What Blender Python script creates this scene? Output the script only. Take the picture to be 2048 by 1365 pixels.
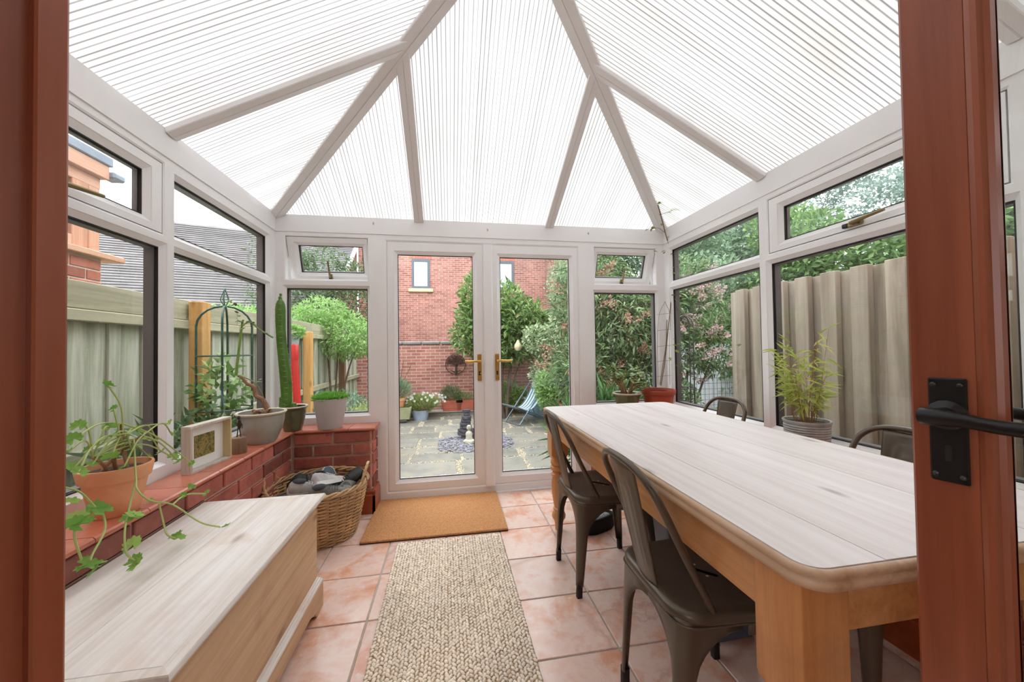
import bpy, bmesh, math, random
import numpy as np
from mathutils import Vector, Matrix, Euler
for o in list(bpy.data.objects): bpy.data.objects.remove(o, do_unlink=True)
SC = bpy.context.scene; COL = SC.collection
random.seed(7); RNG = np.random.default_rng(7)
PI = math.pi
# ------------------------------------------------------------------ camera
FPX = 736.66; HC = 1.1378
_yaw, _pit, _rol = [math.radians(a) for a in (9.7018, 1.0355, -0.8331)]
FWD = Vector((math.sin(_yaw)*math.cos(_pit), math.cos(_yaw)*math.cos(_pit), math.sin(_pit)))
_r = Vector((math.cos(_yaw), -math.sin(_yaw), 0)); _u = _r.cross(FWD)
RGT = math.cos(_rol)*_r + math.sin(_rol)*_u; UPV = -math.sin(_rol)*_r + math.cos(_rol)*_u
cam = bpy.data.cameras.new('camera'); camo = bpy.data.objects.new('camera', cam); COL.objects.link(camo)
cam.sensor_width = 36; cam.lens = FPX/2048*36; cam.clip_start = 0.01; cam.clip_end = 300
camo.matrix_world = Matrix(((RGT.x, UPV.x, -FWD.x, 0), (RGT.y, UPV.y, -FWD.y, 0), (RGT.z, UPV.z, -FWD.z, HC), (0, 0, 0, 1)))
SC.camera = camo
def pix(u, v, ax, val):
    """world point where the photo's pixel (u,v) meets the plane axis=val"""
    d = FWD + RGT*((u-1024)/FPX) - UPV*((v-682.5)/FPX)
    o = Vector((0, 0, HC)); t = (val-o[ax])/d[ax]
    return o + d*t
# ------------------------------------------------------------------ light: bright overcast sky
W = bpy.data.worlds.new('overcast_sky'); SC.world = W; W.use_nodes = True
bg = W.node_tree.nodes['Background']; bg.inputs[0].default_value = (0.93, 0.965, 1.0, 1); bg.inputs[1].default_value = 2.5
sun = bpy.data.lights.new('veiled_sun', 'SUN'); sun.energy = 1.0; sun.angle = math.radians(60); sun.color = (1, 0.97, 0.92)
suno = bpy.data.objects.new('veiled_sun', sun); COL.objects.link(suno); suno.rotation_euler = (math.radians(25), math.radians(-20), 0); suno.location = (0, 0, 12)
SC.view_settings.view_transform = 'Standard'; SC.view_settings.look = 'None'
SC.view_settings.exposure = 0.9; SC.view_settings.gamma = 1.0; SC.view_settings.use_curve_mapping = False
# ------------------------------------------------------------------ materials
def rgb(r, g, b):
    f = lambda c: ((c/255+.055)/1.055)**2.4 if c > 10 else c/255/12.92
    return (f(r), f(g), f(b), 1)
MATS = {}
class NT:
    def __init__(s, name):
        s.m = bpy.data.materials.new(name); s.m.use_nodes = True; s.t = s.m.node_tree; s.t.nodes.clear()
        s.out = s.n('ShaderNodeOutputMaterial'); MATS[name] = s.m
    def n(s, typ, **kw):
        nd = s.t.nodes.new(typ)
        for k, v in kw.items():
            if k.startswith('i_'):
                key = k[2:].replace('_', ' ')
                nd.inputs[int(key) if key.isdigit() else key].default_value = v
            else: setattr(nd, k, v)
        return nd
    def l(s, a, b): s.t.links.new(a, b)
    def coord(s, scale=(1, 1, 1), which='Object', rot=(0, 0, 0), perobj=True):
        tc = s.n('ShaderNodeTexCoord'); mp = s.n('ShaderNodeMapping'); mp.inputs['Scale'].default_value = scale; mp.inputs['Rotation'].default_value = rot
        s.l(tc.outputs[which], mp.inputs[0])
        if perobj:
            oi = s.n('ShaderNodeObjectInfo'); mu = s.n('ShaderNodeMath', operation='MULTIPLY', i_1=37.0); s.l(oi.outputs['Random'], mu.inputs[0])
            s.l(mu.outputs[0], mp.inputs['Location'])
        return mp.outputs[0]
    def noise(s, vec, scale, detail=4, rough=.55, dist=0):
        nd = s.n('ShaderNodeTexNoise'); nd.inputs['Scale'].default_value = scale; nd.inputs['Detail'].default_value = detail
        nd.inputs['Roughness'].default_value = rough; nd.inputs['Distortion'].default_value = dist; s.l(vec, nd.inputs['Vector']); return nd.outputs[0]
    def ramp(s, fac, stops):
        nd = s.n('ShaderNodeValToRGB'); e = nd.color_ramp.elements
        while len(e) < len(stops): e.new(.5)
        for k, (p, c) in enumerate(stops): e[k].position = p; e[k].color = c if len(c) == 4 else (*c, 1)
        s.l(fac, nd.inputs[0]); return nd.outputs[0]
    def mix(s, a, b, fac, mode='MIX'):
        nd = s.n('ShaderNodeMix', data_type='RGBA', blend_type=mode)
        for inp, v in ((nd.inputs[0], fac), (nd.inputs[6], a), (nd.inputs[7], b)):
            if hasattr(v, 'is_output'): s.l(v, inp)
            else: inp.default_value = v
        return nd.outputs[2]
    def bump(s, h, strength=.3, dist=.01):
        nd = s.n('ShaderNodeBump'); nd.inputs['Strength'].default_value = strength; nd.inputs['Distance'].default_value = dist; s.l(h, nd.inputs['Height']); return nd.outputs[0]
    def pbsdf(s, col, rough=.5, metal=0, normal=None, spec=.5, coat=0, trans=0):
        nd = s.n('ShaderNodeBsdfPrincipled')
        if hasattr(col, 'is_output'): s.l(col, nd.inputs['Base Color'])
        else: nd.inputs['Base Color'].default_value = col
        if hasattr(rough, 'is_output'): s.l(rough, nd.inputs['Roughness'])
        else: nd.inputs['Roughness'].default_value = rough
        nd.inputs['Metallic'].default_value = metal; nd.inputs['Specular IOR Level'].default_value = spec; nd.inputs['Coat Weight'].default_value = coat
        if normal is not None: s.l(normal, nd.inputs['Normal'])
        s.l(nd.outputs[0], s.out.inputs[0]); return nd
def plain(name, col, rough=.5, metal=0, var=.12, vscale=6, bump=0, bscale=40, spec=.5, coat=0, objvar=0, islvar=0, bdist=.004):
    """plain coloured surface with soft procedural mottling, optional per object / per island shade"""
    t = NT(name); v = t.coord(); n = t.noise(v, vscale, 3)
    lo = tuple(c*(1-var) for c in col[:3])+(1,); hi = tuple(min(1, c*(1+var)) for c in col[:3])+(1,)
    c = t.ramp(n, [(.3, lo), (.7, hi)])
    for amt, node, sock in ((objvar, 'ShaderNodeObjectInfo', 'Random'), (islvar, 'ShaderNodeNewGeometry', 'Random Per Island')):
        if amt:
            nd = t.n(node); r = t.ramp(nd.outputs[sock], [(0, (1-amt,)*3), (1, (1+amt,)*3)]); c = t.mix(c, r, 1.0, 'MULTIPLY')
    nm = t.bump(t.noise(v, bscale, 4), bump, bdist) if bump else None
    t.pbsdf(c, rough, metal, nm, spec, coat); return t.m
def leafmat(name, cols, rough=.5, trans=.35, desat=.22):
    t = NT(name); g = t.n('ShaderNodeNewGeometry'); k = len(cols)-1
    cols = [tuple(q*(1-desat)+sum(c[:3])/3*desat for q in c[:3])+(1,) for c in cols]
    oi = t.n('ShaderNodeObjectInfo'); ad = t.n('ShaderNodeMath', operation='ADD'); t.l(g.outputs['Random Per Island'], ad.inputs[0]); t.l(oi.outputs['Random'], ad.inputs[1])
    fr = t.n('ShaderNodeMath', operation='FRACT'); t.l(ad.outputs[0], fr.inputs[0])
    c = t.ramp(fr.outputs[0], [(i/max(1, k), q) for i, q in enumerate(cols)])
    p = t.pbsdf(c, rough, spec=.3); tr = t.n('ShaderNodeBsdfTranslucent'); t.l(c, tr.inputs[0])
    ms = t.n('ShaderNodeMixShader'); ms.inputs[0].default_value = trans; t.l(p.outputs[0], ms.inputs[1]); t.l(tr.outputs[0], ms.inputs[2]); t.l(ms.outputs[0], t.out.inputs[0]); return t.m
def wood(name, c1, c2, c3, axis=1, rough=.5, scale=1.0, knots=True, objvar=.08, bump=.15, stain=None, fine_amt=.7):
    t = NT(name); st = [16*scale, 16*scale, 16*scale]; st[axis] = 1.1*scale
    v = t.coord(tuple(st)); n = t.noise(v, 1.0, 6, .62, .6)
    c = t.ramp(n, [(.25, c1), (.5, c2), (.75, c3)])
    st2 = [70*scale]*3; st2[axis] = 2*scale; v2 = t.coord(tuple(st2)); fine = t.noise(v2, 1.0, 3, .6)
    c = t.mix(c, t.ramp(fine, [(.3, (.8, .78, .76)), (.6, (1, 1, 1))]), fine_amt, 'MULTIPLY')
    if stain:
        v3 = t.coord((1, 1, 1)); sn = t.noise(v3, 4.5, 5, .6, .3); c = t.mix(c, stain, t.ramp(sn, [(.55, (0, 0, 0)), (.8, (.55, .55, .55))]))
    if knots:
        st4 = [7*scale]*3; st4[axis] = 2.6*scale; v4 = t.coord(tuple(st4)); vo = t.n('ShaderNodeTexVoronoi'); t.l(v4, vo.inputs['Vector']); vo.inputs['Scale'].default_value = 1.0
        c = t.mix(c, tuple(q*.42 for q in c1[:3])+(1,), t.ramp(vo.outputs['Distance'], [(.03, (.75, .75, .75)), (.13, (0, 0, 0))]))
    if objvar:
        oi = t.n('ShaderNodeObjectInfo'); c = t.mix(c, t.ramp(oi.outputs['Random'], [(0, (1-objvar,)*3), (1, (1+objvar,)*3)]), 1.0, 'MULTIPLY')
    t.pbsdf(c, rough, 0, t.bump(fine, bump, .002)); return t.m
def multi(name, stops, scale, rough, detail=5, bump=.0, bscale=60, objvar=.1, spec=.5, coat=0, dist=.4, bdist=.003, speck=None, crack=None):
    t = NT(name); v = t.coord(); n = t.noise(v, scale, detail, .62, dist); c = t.ramp(n, stops)
    if speck:
        n2 = t.noise(v, speck[0], 3, .6); c = t.mix(c, speck[1], t.ramp(n2, [(speck[2], (0, 0, 0)), (min(1, speck[2]+.12), (.85, .85, .85))]))
    if crack:
        vo = t.n('ShaderNodeTexVoronoi', feature='DISTANCE_TO_EDGE'); vo.inputs['Scale'].default_value = crack[0]
        wv = t.mix(v, t.ramp(t.noise(v, 9, 4), [(0, (0, 0, 0)), (1, (1, 1, 1))]), .25); t.l(wv, vo.inputs['Vector'])
        c = t.mix(c, crack[1], t.ramp(vo.outputs['Distance'], [(.0, (.8, .8, .8)), (.012, (0, 0, 0))]))
    if objvar:
        oi = t.n('ShaderNodeObjectInfo'); c = t.mix(c, t.ramp(oi.outputs['Random'], [(0, (1-objvar,)*3), (1, (1+objvar,)*3)]), 1.0, 'MULTIPLY')
    t.pbsdf(c, rough, 0, t.bump(t.noise(v, bscale, 4), bump, bdist) if bump else None, spec, coat); return t.m
def glassmat(name, tint=(.97, .985, .98, 1), refl=.75):
    t = NT(name); tr = t.n('ShaderNodeBsdfTransparent'); tr.inputs[0].default_value = tint
    gl = t.n('ShaderNodeBsdfGlossy'); gl.inputs['Roughness'].default_value = 0.0
    ge = t.n('ShaderNodeNewGeometry'); dt = t.n('ShaderNodeVectorMath', operation='DOT_PRODUCT'); t.l(ge.outputs['Incoming'], dt.inputs[0]); t.l(ge.outputs['Normal'], dt.inputs[1])
    ab = t.n('ShaderNodeMath', operation='ABSOLUTE'); t.l(dt.outputs['Value'], ab.inputs[0]); om = t.n('ShaderNodeMath', operation='SUBTRACT', i_0=1.0); t.l(ab.outputs[0], om.inputs[1])
    p5 = t.n('ShaderNodeMath', operation='POWER', i_1=5.0); t.l(om.outputs[0], p5.inputs[0]); mu = t.n('ShaderNodeMath', operation='MULTIPLY_ADD', i_1=.9*refl, i_2=.04*refl); t.l(p5.outputs[0], mu.inputs[0])
    ms = t.n('ShaderNodeMixShader'); t.l(mu.outputs[0], ms.inputs[0]); t.l(tr.outputs[0], ms.inputs[1]); t.l(gl.outputs[0], ms.inputs[2]); t.l(ms.outputs[0], t.out.inputs[0]); return t.m
def polymat(name, axis, pitch):
    """fluted polycarbonate sheet: milky skin, denser webs between the flutes"""
    t = NT(name); tc = t.n('ShaderNodeTexCoord'); sp = t.n('ShaderNodeSeparateXYZ'); t.l(tc.outputs['Object'], sp.inputs[0])
    m = t.n('ShaderNodeMath', operation='DIVIDE', i_1=pitch); t.l(sp.outputs[axis], m.inputs[0])
    fr = t.n('ShaderNodeMath', operation='FRACT'); t.l(m.outputs[0], fr.inputs[0])
    web = t.ramp(fr.outputs[0], [(0, (.30, .295, .29)), (.05, (.33, .325, .32)), (.11, (.9, .9, .9)), (.42, (.97, .97, .97)), (.48, (.4, .395, .39)), (.53, (.4, .395, .39)), (.59, (.9, .9, .9)), (.93, (.97, .97, .97)), (1, (.30, .295, .29))])
    fl = t.n('ShaderNodeMath', operation='FLOOR'); t.l(m.outputs[0], fl.inputs[0]); wn = t.n('ShaderNodeTexWhiteNoise', noise_dimensions='1D'); t.l(fl.outputs[0], wn.inputs['W'])
    per = t.ramp(wn.outputs['Value'], [(0, (.78, .775, .77)), (.5, (.92, .92, .92)), (1, (1, 1, 1))])
    c = t.mix(web, per, .8, 'MULTIPLY')
    dirt = t.ramp(t.noise(t.coord(perobj=False), 2.2, 4, .6), [(.35, (.9, .89, .87)), (.6, (1, 1, 1))]); c = t.mix(c, dirt, .8, 'MULTIPLY')
    tl = t.n('ShaderNodeBsdfTranslucent'); t.l(c, tl.inputs[0]); df = t.n('ShaderNodeBsdfDiffuse'); t.l(c, df.inputs[0])
    ms = t.n('ShaderNodeMixShader'); ms.inputs[0].default_value = .25; t.l(tl.outputs[0], ms.inputs[1]); t.l(df.outputs[0], ms.inputs[2]); t.l(ms.outputs[0], t.out.inputs[0]); return t.m
def brickmat(name, c1, c2, mortar, bw=.225, bh=.075):
    t = NT(name); tc = t.n('ShaderNodeTexCoord'); mp = t.n('ShaderNodeMapping'); mp.inputs['Rotation'].default_value = (math.radians(-90), 0, 0); t.l(tc.outputs['Object'], mp.inputs[0])
    b = t.n('ShaderNodeTexBrick'); t.l(mp.outputs[0], b.inputs['Vector']); b.inputs['Color1'].default_value = c1; b.inputs['Color2'].default_value = c2; b.inputs['Mortar'].default_value = mortar
    b.inputs['Scale'].default_value = 1.0; b.inputs['Mortar Size'].default_value = .007; b.inputs['Brick Width'].default_value = bw; b.inputs['Row Height'].default_value = bh
    v = t.coord(perobj=False); c = t.mix(b.outputs[0], t.ramp(t.noise(v, 1.3, 5, .6), [(.3, (.72, .72, .74)), (.65, (1.1, 1.08, 1.05))]), .8, 'MULTIPLY')
    t.pbsdf(c, .85, 0, t.bump(b.outputs['Fac'], -.5, .01)); return t.m

UPVC = plain('white_upvc', (.875, .87, .875, 1), .28, var=.025, vscale=3)
GLASS = glassmat('window_glass'); GASKET = plain('black_gasket', (.008, .008, .009, 1), .6, var=.1)
POLY_Y = polymat('fluted_polycarbonate_side', 1, .044); POLY_X = polymat('fluted_polycarbonate_end', 0, .044)
BRASS = plain('brass', rgb(205, 165, 95), .25, .9, var=.06); AGED = plain('aged_brass', rgb(150, 132, 95), .35, .85, var=.1); BLKPL = plain('black_plastic', (.012, .012, .013, 1), .4)
MAHOG = wood('mahogany_stained_timber', rgb(126, 62, 40), rgb(148, 80, 54), rgb(162, 94, 66), axis=2, rough=.32, scale=.8, knots=False, objvar=.04, bump=.05)
MAHOGD = wood('mahogany_skirting', rgb(134, 54, 28), rgb(164, 74, 38), rgb(178, 88, 48), axis=0, rough=.28, scale=.8, knots=False, objvar=.04, bump=.05)
IRON = plain('black_iron', (.012, .012, .013, 1), .33, .3, var=.2, bump=.15, bscale=70)
INBRICK = multi('dark_red_brick', [(.25, rgb(128, 70, 60)), (.5, rgb(166, 92, 78)), (.75, rgb(184, 108, 92))], 9, .62, bump=.5, bscale=55, objvar=.42, speck=(30, rgb(98, 64, 60), .62))
MORTAR = plain('mortar', rgb(200, 172, 156), .9, var=.15, vscale=30, bump=.3)
FTILE = multi('terracotta_floor_tile', [(.24, rgb(214, 140, 108)), (.40, rgb(222, 168, 142)), (.53, rgb(230, 202, 190)), (.72, rgb(224, 180, 158))], 6.5, .24, detail=9, bump=.12, bscale=22, objvar=.07, dist=.25, speck=(26, rgb(232, 208, 194), .6), crack=(.8, rgb(206, 164, 146)))
GROUT = plain('grey_grout', rgb(176, 166, 156), .85, var=.1, vscale=40)
STILE = multi('red_sill_tile', [(.3, rgb(182, 100, 76)), (.55, rgb(200, 120, 96)), (.75, rgb(180, 108, 90))], 7, .26, bump=.05, objvar=.08)
TABLETOP = wood('scrubbed_pine', rgb(214, 202, 200), rgb(231, 223, 222), rgb(238, 233, 233), axis=1, rough=.4, scale=1.0, objvar=.05, bump=.1, fine_amt=.4)
PINE = wood('waxed_pine', rgb(176, 112, 62), rgb(206, 146, 92), rgb(218, 164, 112), axis=1, rough=.35, scale=1.0, objvar=.05, stain=rgb(146, 92, 56))
PINEV = wood('waxed_pine_upright', rgb(176, 110, 60), rgb(206, 142, 86), rgb(216, 158, 104), axis=2, rough=.35, scale=1.0, objvar=.05, stain=rgb(146, 92, 56))
MOULD = wood('worn_pine_edge', rgb(168, 126, 92), rgb(202, 166, 134), rgb(216, 188, 162), axis=1, rough=.4, scale=1.0, objvar=.03, knots=False, stain=rgb(150, 108, 76))
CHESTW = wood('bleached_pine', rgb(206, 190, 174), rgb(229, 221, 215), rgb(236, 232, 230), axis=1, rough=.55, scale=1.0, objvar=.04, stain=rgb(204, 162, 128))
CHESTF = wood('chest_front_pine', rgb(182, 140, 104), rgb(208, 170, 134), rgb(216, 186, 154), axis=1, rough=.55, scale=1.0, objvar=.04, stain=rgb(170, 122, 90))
CHAIR = plain('bronze_painted_steel', rgb(92, 81, 70), .34, .4, var=.08, vscale=4, bump=.02)
RUBBER = plain('black_rubber', (.015, .013, .012, 1), .7); SPOT = plain('hole_light_spot', (.7, .7, .7, 1), .4)
COIR = multi('coir', [(.3, rgb(168, 108, 62)), (.5, rgb(206, 146, 94)), (.7, rgb(220, 166, 114))], 140, .95, bump=.9, bscale=220, objvar=0, bdist=.006)
JUTE = plain('jute', rgb(244, 230, 212), .9, var=.10, vscale=3, bump=.5, bscale=160, islvar=.08)
WICK = plain('wicker', rgb(190, 152, 108), .55, var=.28, vscale=9, bump=.3, bscale=120, islvar=.2); WICKD = plain('wicker_dark', rgb(140, 98, 62), .6, var=.25, vscale=9)
TERRA = multi('terracotta_pot', [(.3, rgb(220, 148, 104)), (.55, rgb(232, 168, 126)), (.75, rgb(228, 160, 116))], 5, .7, bump=.1, objvar=.03)
REDPOT = plain('red_plastic_pot', rgb(168, 78, 54), .45, var=.06); SOIL = multi('soil', [(.3, rgb(46, 32, 24)), (.7, rgb(92, 68, 50))], 40, .95, bump=.9, bscale=60, bdist=.01)
GREYGL = multi('grey_glaze', [(.3, rgb(138, 136, 126)), (.6, rgb(164, 162, 152)), (.8, rgb(150, 140, 120))], 4, .3, objvar=0, coat=.3)
GREENGL = multi('dark_green_glaze', [(.3, rgb(62, 66, 46)), (.6, rgb(86, 88, 62)), (.8, rgb(104, 98, 68))], 5, .25, objvar=0, coat=.4)
OLIVEGL = multi('olive_glaze', [(.3, rgb(86, 92, 62)), (.6, rgb(112, 112, 78)), (.8, rgb(96, 98, 66))], 5, .35, objvar=0, coat=.3)
RIMGL = plain('cream_glaze', rgb(206, 196, 176), .4, var=.08); PALEPOT = plain('pale_grey_plastic', rgb(196, 192, 192), .5, var=.03)
CONC = multi('ribbed_grey_concrete', [(.3, rgb(150, 150, 146)), (.7, rgb(190, 190, 186))], 12, .85, bump=.8, bscale=50, objvar=0, bdist=.006)
L_GER = leafmat('geranium_leaf', [rgb(140, 188, 82), rgb(116, 170, 72), rgb(172, 206, 108)], .55, .4, .05); ST_GER = plain('geranium_stem', rgb(172, 186, 112), .6, var=.12); ST_BRN = plain('woody_stem', rgb(150, 112, 84), .8, var=.25, vscale=30, bump=.6, bscale=50)
L_BAM = leafmat('bamboo_leaf', [rgb(160, 184, 72), rgb(196, 208, 106), rgb(216, 220, 142)], .5, .4, .05); ST_BAM = plain('bamboo_stalk', rgb(164, 120, 70), .6, var=.2)
L_JADE = leafmat('jade_leaf', [rgb(96, 128, 58), rgb(128, 156, 76), rgb(160, 182, 104)], .3, .15); L_FERN = leafmat('fern_frond', [rgb(116, 180, 68), rgb(150, 204, 92)], .5, .4, .05)
CACT = multi('cactus_skin', [(.3, rgb(66, 104, 34)), (.6, rgb(88, 128, 46)), (.8, rgb(112, 146, 62))], 8, .45, bump=.2, objvar=0); SPINE = plain('pale_spine', rgb(190, 180, 140), .7)
L_VINE = leafmat('vine_leaf', [rgb(150, 168, 66), rgb(120, 150, 58)], .5, .4); WIRE = plain('trellis_wire', rgb(150, 128, 112), .5, .4)
WHITEP = plain('white_card', rgb(236, 234, 230), .6, var=.02); LIMED = wood('limed_oak', rgb(176, 164, 148), rgb(202, 192, 178), rgb(216, 208, 196), axis=2, rough=.5, knots=False); PALEW = wood('pale_ash', rgb(186, 166, 116), rgb(208, 190, 142), rgb(218, 204, 164), axis=2, rough=.5, knots=False)
# ------------------------------------------------------------------ geometry helpers
class MB:
    def __init__(s): s.v = []; s.f = []; s.M = None
    def add(s, vs, fs):
        b = len(s.v)
        s.v += [tuple(s.M @ Vector(p)) if s.M else tuple(p) for p in vs]; s.f += [tuple(b+i for i in f) for f in fs]; return s
    def box(s, x0, x1, y0, y1, z0, z1):
        return s.add([(x0, y0, z0), (x1, y0, z0), (x1, y1, z0), (x0, y1, z0), (x0, y0, z1), (x1, y0, z1), (x1, y1, z1), (x0, y1, z1)],
                     [(3, 2, 1, 0), (4, 5, 6, 7), (0, 1, 5, 4), (1, 2, 6, 5), (2, 3, 7, 6), (3, 0, 4, 7)])
    def cbox(s, x0, x1, y0, y1, z0, z1, c):
        """box with chamfered edges"""
        X, Y, Z = (x0, x1), (y0, y1), (z0, z1); vs = []; idx = {}
        for i in (0, 1):
            for j in (0, 1):
                for k in (0, 1):
                    sx, sy, sz = (1, -1)[i]*c, (1, -1)[j]*c, (1, -1)[k]*c
                    for a, p in enumerate(((X[i], Y[j]+sy, Z[k]+sz), (X[i]+sx, Y[j], Z[k]+sz), (X[i]+sx, Y[j]+sy, Z[k]))):
                        idx[i, j, k, a] = len(vs); vs.append(p)
        fs = []
        for i in (0, 1):
            q = [idx[i, 0, 0, 0], idx[i, 1, 0, 0], idx[i, 1, 1, 0], idx[i, 0, 1, 0]]; fs.append(q[::-1] if i == 0 else q)
            q = [idx[0, i, 0, 1], idx[1, i, 0, 1], idx[1, i, 1, 1], idx[0, i, 1, 1]]; fs.append(q if i == 0 else q[::-1])
            q = [idx[0, 0, i, 2], idx[1, 0, i, 2], idx[1, 1, i, 2], idx[0, 1, i, 2]]; fs.append(q[::-1] if i == 0 else q)
        for a in (0, 1):
            for b in (0, 1):
                q = [idx[0, a, b, 1], idx[1, a, b, 1], idx[1, a, b, 2], idx[0, a, b, 2]]; fs.append(q)
                q = [idx[a, 0, b, 0], idx[a, 1, b, 0], idx[a, 1, b, 2], idx[a, 0, b, 2]]; fs.append(q)
                q = [idx[a, b, 0, 0], idx[a, b, 1, 0], idx[a, b, 1, 1], idx[a, b, 0, 1]]; fs.append(q)
        for i in (0, 1):
            for j in (0, 1):
                for k in (0, 1): fs.append([idx[i, j, k, 0], idx[i, j, k, 1], idx[i, j, k, 2]])
        return s.add(vs, fs)
    def loft(s, rings, closed=True, caps=True):
        n = len(rings[0]); vs = [p for r in rings for p in r]; fs = []
        for a in range(len(rings)-1):
            for i in range(n if closed else n-1):
                j = (i+1) % n; fs.append((a*n+i, a*n+j, (a+1)*n+j, (a+1)*n+i))
        if caps and closed: fs.append(tuple(range(n))[::-1]); fs.append(tuple((len(rings)-1)*n+i for i in range(n)))
        return s.add(vs, fs)
    def lathe(s, prof, n=24, cx=0, cy=0, sx=1, sy=1, caps=False):
        rings = [[(cx+r*sx*math.cos(2*PI*i/n), cy+r*sy*math.sin(2*PI*i/n), z) for i in range(n)] for r, z in prof]
        return s.loft(rings, True, caps)
    def tube(s, pts, r, n=8, caps=True, closed=False):
        pts = [Vector(p) for p in pts]; m = len(pts); rr = r if isinstance(r, (list, tuple)) else [r]*m; rings = []; up = None
        for i, p in enumerate(pts):
            if closed: t = pts[(i+1) % m]-pts[i-1]
            else: t = pts[min(i+1, m-1)]-pts[max(i-1, 0)]
            if t.length < 1e-9: t = Vector((0, 0, 1))
            t.normalize()
            if up is None: up = Vector((0, 0, 1)) if abs(t.z) < .9 else Vector((1, 0, 0))
            a = t.cross(up)
            if a.length < 1e-6: a = t.orthogonal()
            a.normalize(); b = a.cross(t); up = b
            rings.append([tuple(p+(a*math.cos(2*PI*k/n)+b*math.sin(2*PI*k/n))*rr[i]) for k in range(n)])
        if closed: rings.append(rings[0]); caps = False
        return s.loft(rings, True, caps)
    def ell(s, c, r, nu=12, nv=8):
        rings = []
        for j in range(1, nv):
            a = -PI/2+PI*j/nv; rings.append([(c[0]+r[0]*math.cos(a)*math.cos(2*PI*i/nu), c[1]+r[1]*math.cos(a)*math.sin(2*PI*i/nu), c[2]+r[2]*math.sin(a)) for i in range(nu)])
        b = len(rings)*nu; vs = [p for q in rings for p in q]+[(c[0], c[1], c[2]-r[2]), (c[0], c[1], c[2]+r[2])]; fs = []
        for a in range(len(rings)-1):
            for i in range(nu): fs.append((a*nu+i, a*nu+(i+1) % nu, (a+1)*nu+(i+1) % nu, (a+1)*nu+i))
        for i in range(nu): fs.append((b, (i+1) % nu, i)); fs.append((b+1, b-nu+i, b-nu+(i+1) % nu))
        return s.add(vs, fs)
    def prism(s, poly, ax, a0, a1):
        """extrude a 2-D polygon along axis ax between a0 and a1"""
        def P(p, a):
            q = list(p); q.insert(ax, a); return tuple(q)
        n = len(poly); vs = [P(p, a0) for p in poly]+[P(p, a1) for p in poly]
        fs = [tuple(range(n))[::-1], tuple(range(n, 2*n))]+[(i, (i+1) % n, n+(i+1) % n, n+i) for i in range(n)]
        return s.add(vs, fs)
    def ring(s, O, G, prof):
        """mitred frame between rectangle O and rectangle G (x0,x1,z0,z1); prof = [(blend 0..1, extra inset, depth y)]"""
        rings = []
        for t, e, y in prof:
            x0, x1, z0, z1 = [O[i]+(G[i]-O[i])*t for i in range(4)]
            x0 += e; x1 -= e; z0 += e; z1 -= e
            rings.append([(x0, y, z0), (x1, y, z0), (x1, y, z1), (x0, y, z1)])
        return s.loft(rings, True, False)
    def mesh(s, name, smooth=False, ang=40):
        me = bpy.data.meshes.new(name); me.from_pydata(s.v, [], s.f); me.update()
        bm = bmesh.new(); bm.from_mesh(me); bmesh.ops.recalc_face_normals(bm, faces=bm.faces)
        if smooth:
            for f in bm.faces: f.smooth = True
            lim = math.radians(ang)
            for e in bm.edges:
                if len(e.link_faces) == 2 and e.calc_face_angle(0) > lim: e.smooth = False
        bm.to_mesh(me); bm.free(); return me
    def build(s, name, mat, parent=None, smooth=False, loc=None, rot=None, ang=40):
        return link(name, s.mesh(name, smooth, ang), mat, parent, loc, rot)
def link(name, me, mat, parent=None, loc=None, rot=None):
    if mat is not None and not me.materials: me.materials.append(mat)
    o = bpy.data.objects.new(name, me); COL.objects.link(o)
    if parent: o.parent = parent
    if loc is not None: o.location = loc
    if rot is not None: o.rotation_euler = rot
    return o
def tag(o, label, cat, group=None, kind=None):
    o['label'] = label; o['category'] = cat
    if group: o['group'] = group
    if kind: o['kind'] = kind
    return o
def thing(name, label, cat, loc=(0, 0, 0), rotz=0, group=None, kind=None):
    o = bpy.data.objects.new(name, None); COL.objects.link(o); o.location = loc; o.rotation_euler = (0, 0, rotz); o.empty_display_size = .05
    return tag(o, label, cat, group, kind)
def struct(name, label, cat, loc=(0, 0, 0), rotz=0): return thing(name, label, cat, loc, rotz, None, 'structure')
def dup(root, loc, rotz, label):
    r = root.copy(); COL.objects.link(r); r.location = loc; r.rotation_euler = (0, 0, rotz); r['label'] = label
    for ch in list(root.children):
        c = ch.copy(); COL.objects.link(c); c.parent = r
        for g in list(ch.children):
            d = g.copy(); COL.objects.link(d); d.parent = c
    return r
def smoothpath(pts, n=6):
    """Catmull-Rom through points"""
    P = [Vector(p) for p in pts]; P = [P[0]*2-P[1]]+P+[P[-1]*2-P[-2]]; out = []
    for i in range(1, len(P)-2):
        for k in range(n):
            t = k/n; a, b, c, d = P[i-1:i+3]
            out.append(.5*((2*b)+(c-a)*t+(2*a-5*b+4*c-d)*t*t+(3*b-a-3*c+d)*t**3))
    out.append(P[-2]); return out
def rrect(x0, x1, y0, y1, r, n=5, cut=None):
    pts = []
    for cx, cy, a in ((x1-r, y1-r, 0), (x0+r, y1-r, 90), (x0+r, y0+r, 180), (x1-r, y0+r, 270)):
        for k in range(n+1): t = math.radians(a+90*k/n); pts.append((cx+r*math.cos(t), cy+r*math.sin(t)))
    return pts
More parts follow.
